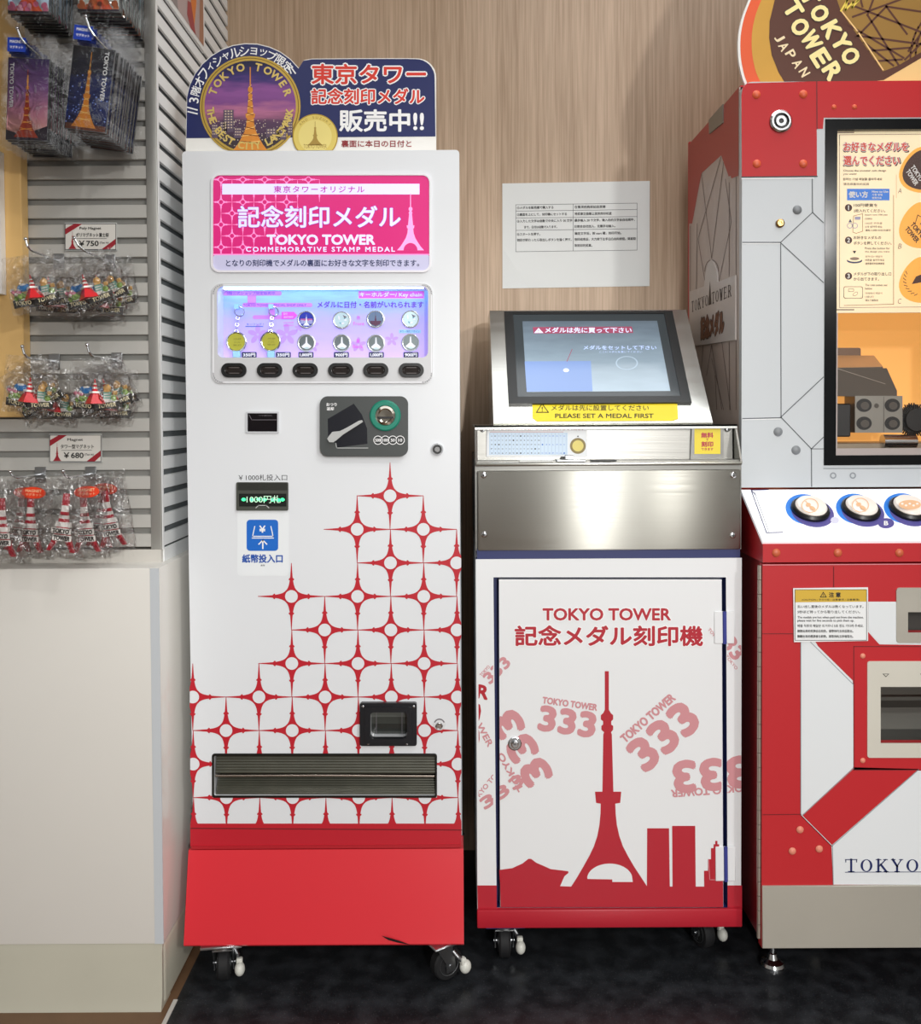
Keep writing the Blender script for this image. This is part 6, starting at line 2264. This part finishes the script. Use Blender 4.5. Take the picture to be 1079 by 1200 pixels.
def make_scene(seed, label, group, hang):
    """hang: height of the hook above the magnet's base."""
    t = thing('scene_magnet', label, 'magnet', (0, 0, 0), group)
    m = MB()
    for s in (-1, 1):
        m.prism([(0, -.008, 0), (s * .046, 0, .0), (s * .046, 0, .016), (0, -.008, .009)], (0, .006, 0), resin_black)
        d = D(m, lambda x, y, l, s=s: Vector((x, -.008 + .008 * abs(x) / .046 - l, y)), up=1, l0=.0006)
        d.text('TOKYO' if s < 0 else 'TOWER', s * .024, .0068, .034, .0078, resin_cream, 0, .04, slant=s * .12)
    m.prism([(-.046, -.0005, .016), (0, -.0085, .009), (.046, -.0005, .016), (.03, -.0005, .021), (0, -.004, .015), (-.03, -.0005, .021)], (0, .004, 0), resin_white)
    m.build('name_base', t)
    m = MB()
    for a_, b_, w0, w1, mat in ((.010, .031, .022, .009, resin_red), (.031, .035, .0125, .0115, resin_white), (.035, .040, .0068, .0056, resin_red), (.040, .044, .0052, .0046, resin_white), (.044, .048, .0046, .004, resin_red), (.048, .051, .0036, .003, resin_white), (.051, .060, .0026, .001, resin_red)):
        m.lathe((0, -.004, a_), (0, 0, 1), [(w0, 0), (w1, b_ - a_)], mat, 4)
    m.build('tower', t)
    m = MB()
    m.ball((-.020, .002, .038), .014, resin_blue, 1, .4, .55, wob=.15)
    m.ball((-.019, .000, .043), .007, resin_white, 1, .5, .5)
    m.build('mountain', t)
    m = MB()
    rr = random.Random(9)
    for _ in range(12):
        m.ball((-.034 + rr.uniform(-.009, .009), rr.uniform(-.002, .002), .030 + rr.uniform(-.007, .007)), .0042, resin_pink if rr.random() > .3 else resin_white, n=8, m=5)
    m.build('blossom', t)
    m = MB()
    for x, z, r_ in ((-.036, .019, .006), (-.027, .021, .008), (-.02, .019, .006), (.036, .021, .006)):
        m.ball((x, -.001, z), r_, resin_green, 1, .6, 1, n=10, m=6)
    m.build('trees', t)
    m = MB()
    m.box(.015, .031, -.002, .005, .014, .034, resin_teal, .001, 1)
    m.box(.030, .039, -.001, .005, .014, .028, M('resin_pale', '#cfd6b0', .4), .001, 1)
    for i in range(3):
        m.box(.017, .029, -.0026, -.002, .018 + i * .005, .020 + i * .005, resin_white)
    m.build('building', t)
    m = MB()
    m.ball((.022, .002, .041), .0075, resin_tan, 1, .6, 1.1, wob=.2)
    m.box(.016, .028, -.002, .005, .033, .038, resin_tan, .001, 1)
    m.box(.034, .042, .0, .005, .028, .036, resin_tan, .001, 1)
    m.build('temple', t)
    bag(.104, hang + .024, -.014, .006, seed).build('clear_bag', t)
    return t
def scene_stack(hk, items, Yf, label, label2, group):
    first = None
    for i, (px, py, tilt, yaw, dy) in enumerate(items):
        b = P(px, py, Yf + dy)
        if first is None:
            first = make_scene(3.1 * px, label, group, .092)
            o = first
        else:
            o = copy_tree(first)
            o['label'] = label2
        place(o, b, tilt, yaw)
scene_stack(hookE, [(43, 356.5, -11, 0, 0), (60, 358, -4, -2, .046), (68, 366, 4, 2, .088)], 1.862, 'foremost bagged scene magnet on the hook left of the 750 yen card', 'bagged scene magnet partly hidden behind the front one left of the 750 yen card', 'bagged scene magnets on the upper left hook')
scene_stack(hookF, [(107, 356, -15, 0, 0), (127, 354, -24, -3, .036), (117, 366, 6, 3, .072), (134, 358, -8, 0, .108)], 1.855, 'bagged scene magnet with red tower in front under the 750 yen card', 'bagged scene magnet partly hidden behind the front one under the 750 yen card', 'bagged scene magnets on the upper right hook')
scene_stack(hookG, [(33.5, 477, 6, 2, 0), (52, 478, -30, -3, .036), (60, 487, 10, 3, .072)], 1.868, 'bagged scene magnet in front at the left of the lower row', 'bagged scene magnet behind the front one at the left of the lower row', 'bagged scene magnets on the lower left hook')
scene_stack(hookH, [(112.5, 479, 0, 0, 0), (131, 477, -16, -3, .036), (126, 486, 8, 3, .072), (140, 480, -26, 0, .108)], 1.858, 'bagged scene magnet in front at the right of the lower row', 'bagged scene magnet behind the front one at the right of the lower row', 'bagged scene magnets on the lower right hook')

# bagged red and white tower magnets
crim = M('tower_crimson', '#b3152c', 0.3, coat=.3)
orange_tag = M('tag_orange', '#e8401c', 0.4)
orange_txt = M('tag_words', '#f6c79a', 0.4)
def make_tower(seed, label, group, show_tag):
    t = thing('tower_magnet', label, 'magnet', (0, 0, 0), group)
    m = MB()
    for s in (-1, 1):
        m.prism([(s * .028, -.004, 0), (s * .020, -.004, 0), (s * .008, -.004, .022), (s * .0, -.004, .026), (s * .0, -.004, .05), (s * .011, -.004, .05), (s * .016, -.004, .03)], (0, .008, 0), crim)
    for a_, b_, w0, w1, mat in ((.050, .060, .0155, .0145, resin_white), (.060, .067, .0095, .009, crim), (.067, .074, .009, .008, resin_white), (.074, .081, .008, .007, crim), (.081, .094, .0065, .0055, resin_white), (.094, .118, .0062, .005, crim)):
        m.prism([(-w0, -.004, a_), (w0, -.004, a_), (w1, -.004, b_), (-w1, -.004, b_)], (0, .008, 0), mat)
    m.build('tower', t)
    m = MB()
    m.box(-.021, .019, -.0075, -.004, .036, .048, resin_white, .001, 1)
    m.box(-.017, .021, -.0075, -.004, .022, .034, resin_white, .001, 1)
    d = D(m, lambda x, y, l: Vector((x, -.0075 - l, y)), up=1, l0=.0003)
    d.text('TOKYO', -.001, .042, .033, .0085, resin_black, 0, .06)
    d.text('TOWER', .002, .028, .033, .0085, resin_black, 0, .06)
    m.build('name_plate', t)
    if show_tag:
        m = MB()
        sxn = .026
        m.prism([(.012 + sxn * math.cos(2 * PI * i / 28), -.012, .125 + .012 * math.sin(2 * PI * i / 28)) for i in range(28)], (0, .0004, 0), orange_tag)
        d = D(m, lambda x, y, l: Vector((x, -.012 - l, y)), up=1, l0=.0003)
        d.text('MAGNET', .012, .129, .034, .0055, orange_txt, 0, .03)
        d.text('マグネット', .012, .121, .034, .0055, orange_txt, 0, .02)
        m.build('orange_tag', t)
    bag(.092, .168, -.012, .008, seed).build('clear_bag', t)
    return t
tw = [(2, 652, 1, 0, 1.86, 3, 'tower magnet cut by the left edge of the photo, hanging above the white base', False),
      (20, 645, 6, 4, 1.955, 0, 'faint tower magnet behind the round orange tag at the far left', True),
      (35, 647, 2, -3, 1.91, 5, 'tower magnet under the large orange tag, second from the left edge', True),
      (71, 646, 7, 0, 1.86, 8, 'red and white tower magnet standing clear under the 680 yen card', False),
      (102, 647, -3, 2, 1.897, 2, 'tower magnet under the left one of the right pair of orange tags', True),
      (116, 640, 4, -2, 1.969, 6, 'tower magnet half hidden under the rightmost orange tag', True),
      (133, 640, -8, 1, 1.933, 4, 'rightmost tower magnet in the crumpled bag beside the corner post', False)]
for px, py, tilt, yaw, Yf, sd, lab, tg in tw:
    o = make_tower(sd * 1.7, lab, 'bagged tower magnets', tg)
    place(o, P(px, py, Yf), tilt, yaw)

# price cards on the slats
def price_card(x0, y0, x1, y1, lines, price, label):
    pl_ = FR(SF - .006)
    c_ = pl_((x0 + x1) / 2, y1)
    t = thing('price_card', label, 'price card', (c_.x, SF - .003, c_.z))
    m = MB()
    m.prism([pl_(x, y) for x, y in ((x0, y0), (x1, y0 - .4), (x1 + .5, y1 - .6), (x0 + .3, y1))], (0, .0015, 0), M('price_paper', '#dedad2', 0.3))
    d = D(m, pl_)
    w, h = x1 - x0, y1 - y0
    d.frame(x0 + .4, y0 + .4, x1 - .2, y1 - .6, .7, grey_ink, 0)
    d.poly([(x0 + .5, y0 + h * .2), (x0 + .5, y0 + h * .42), (x0 + w * .34, y0 + .5), (x0 + w * .18, y0 + .5)], M('card_red', '#9c1f2c', 0.4), 1)
    d.poly([(x1 - .5, y1 - h * .2 - .6), (x1 - .5, y1 - h * .42), (x1 - w * .28, y1 - .9), (x1 - w * .12, y1 - .9)], MATS['card_red'], 1)
    tower(d, x0 + w * .15, y0 + h * .3, y1 - h * .04, MATS['card_red'], 1, wid=.7)
    d.text(lines[0], x0 + w * .5, y0 + h * .19, w * (.3 if len(lines[0]) < 8 else .42), h * .12, ink_black, 2, .02)
    d.text(lines[1], x0 + w * .54, y0 + h * .43, w * .64, h * .15, ink_black, 2, .02)
    d.line([(x0 + w * .24, y0 + h * .57), (x0 + w * .82, y0 + h * .56)], .4, ink_black, 2)
    d.text(price, x0 + w * .47, y0 + h * .75, w * .38, h * .2, ink_black, 2, .03)
    d.text('(Tax in)', x0 + w * .77, y0 + h * .73, w * .17, h * .09, ink_black, 2, .02)
    m.build('card', t)
    m = MB()
    a_, b_ = pl_(x0, y0), pl_(x1, y1)
    m.box(a_.x - .001, b_.x + .001, SF - .0045, SF - .0005, b_.z - .001, a_.z + .002, M('holder_grey', '#b8bab8', 0.2))
    m.build('holder', t)
price_card(76, 262, 136, 293, ('Poly Magnet', 'ポリマグネット富士桜'), '￥750', 'price card reading 750 yen on the slats above the upper bagged magnets')
price_card(58, 509.5, 118.5, 541.5, ('Magnet', 'タワー型マグネット'), '￥680', 'price card reading 680 yen on the slats above the tower magnets')
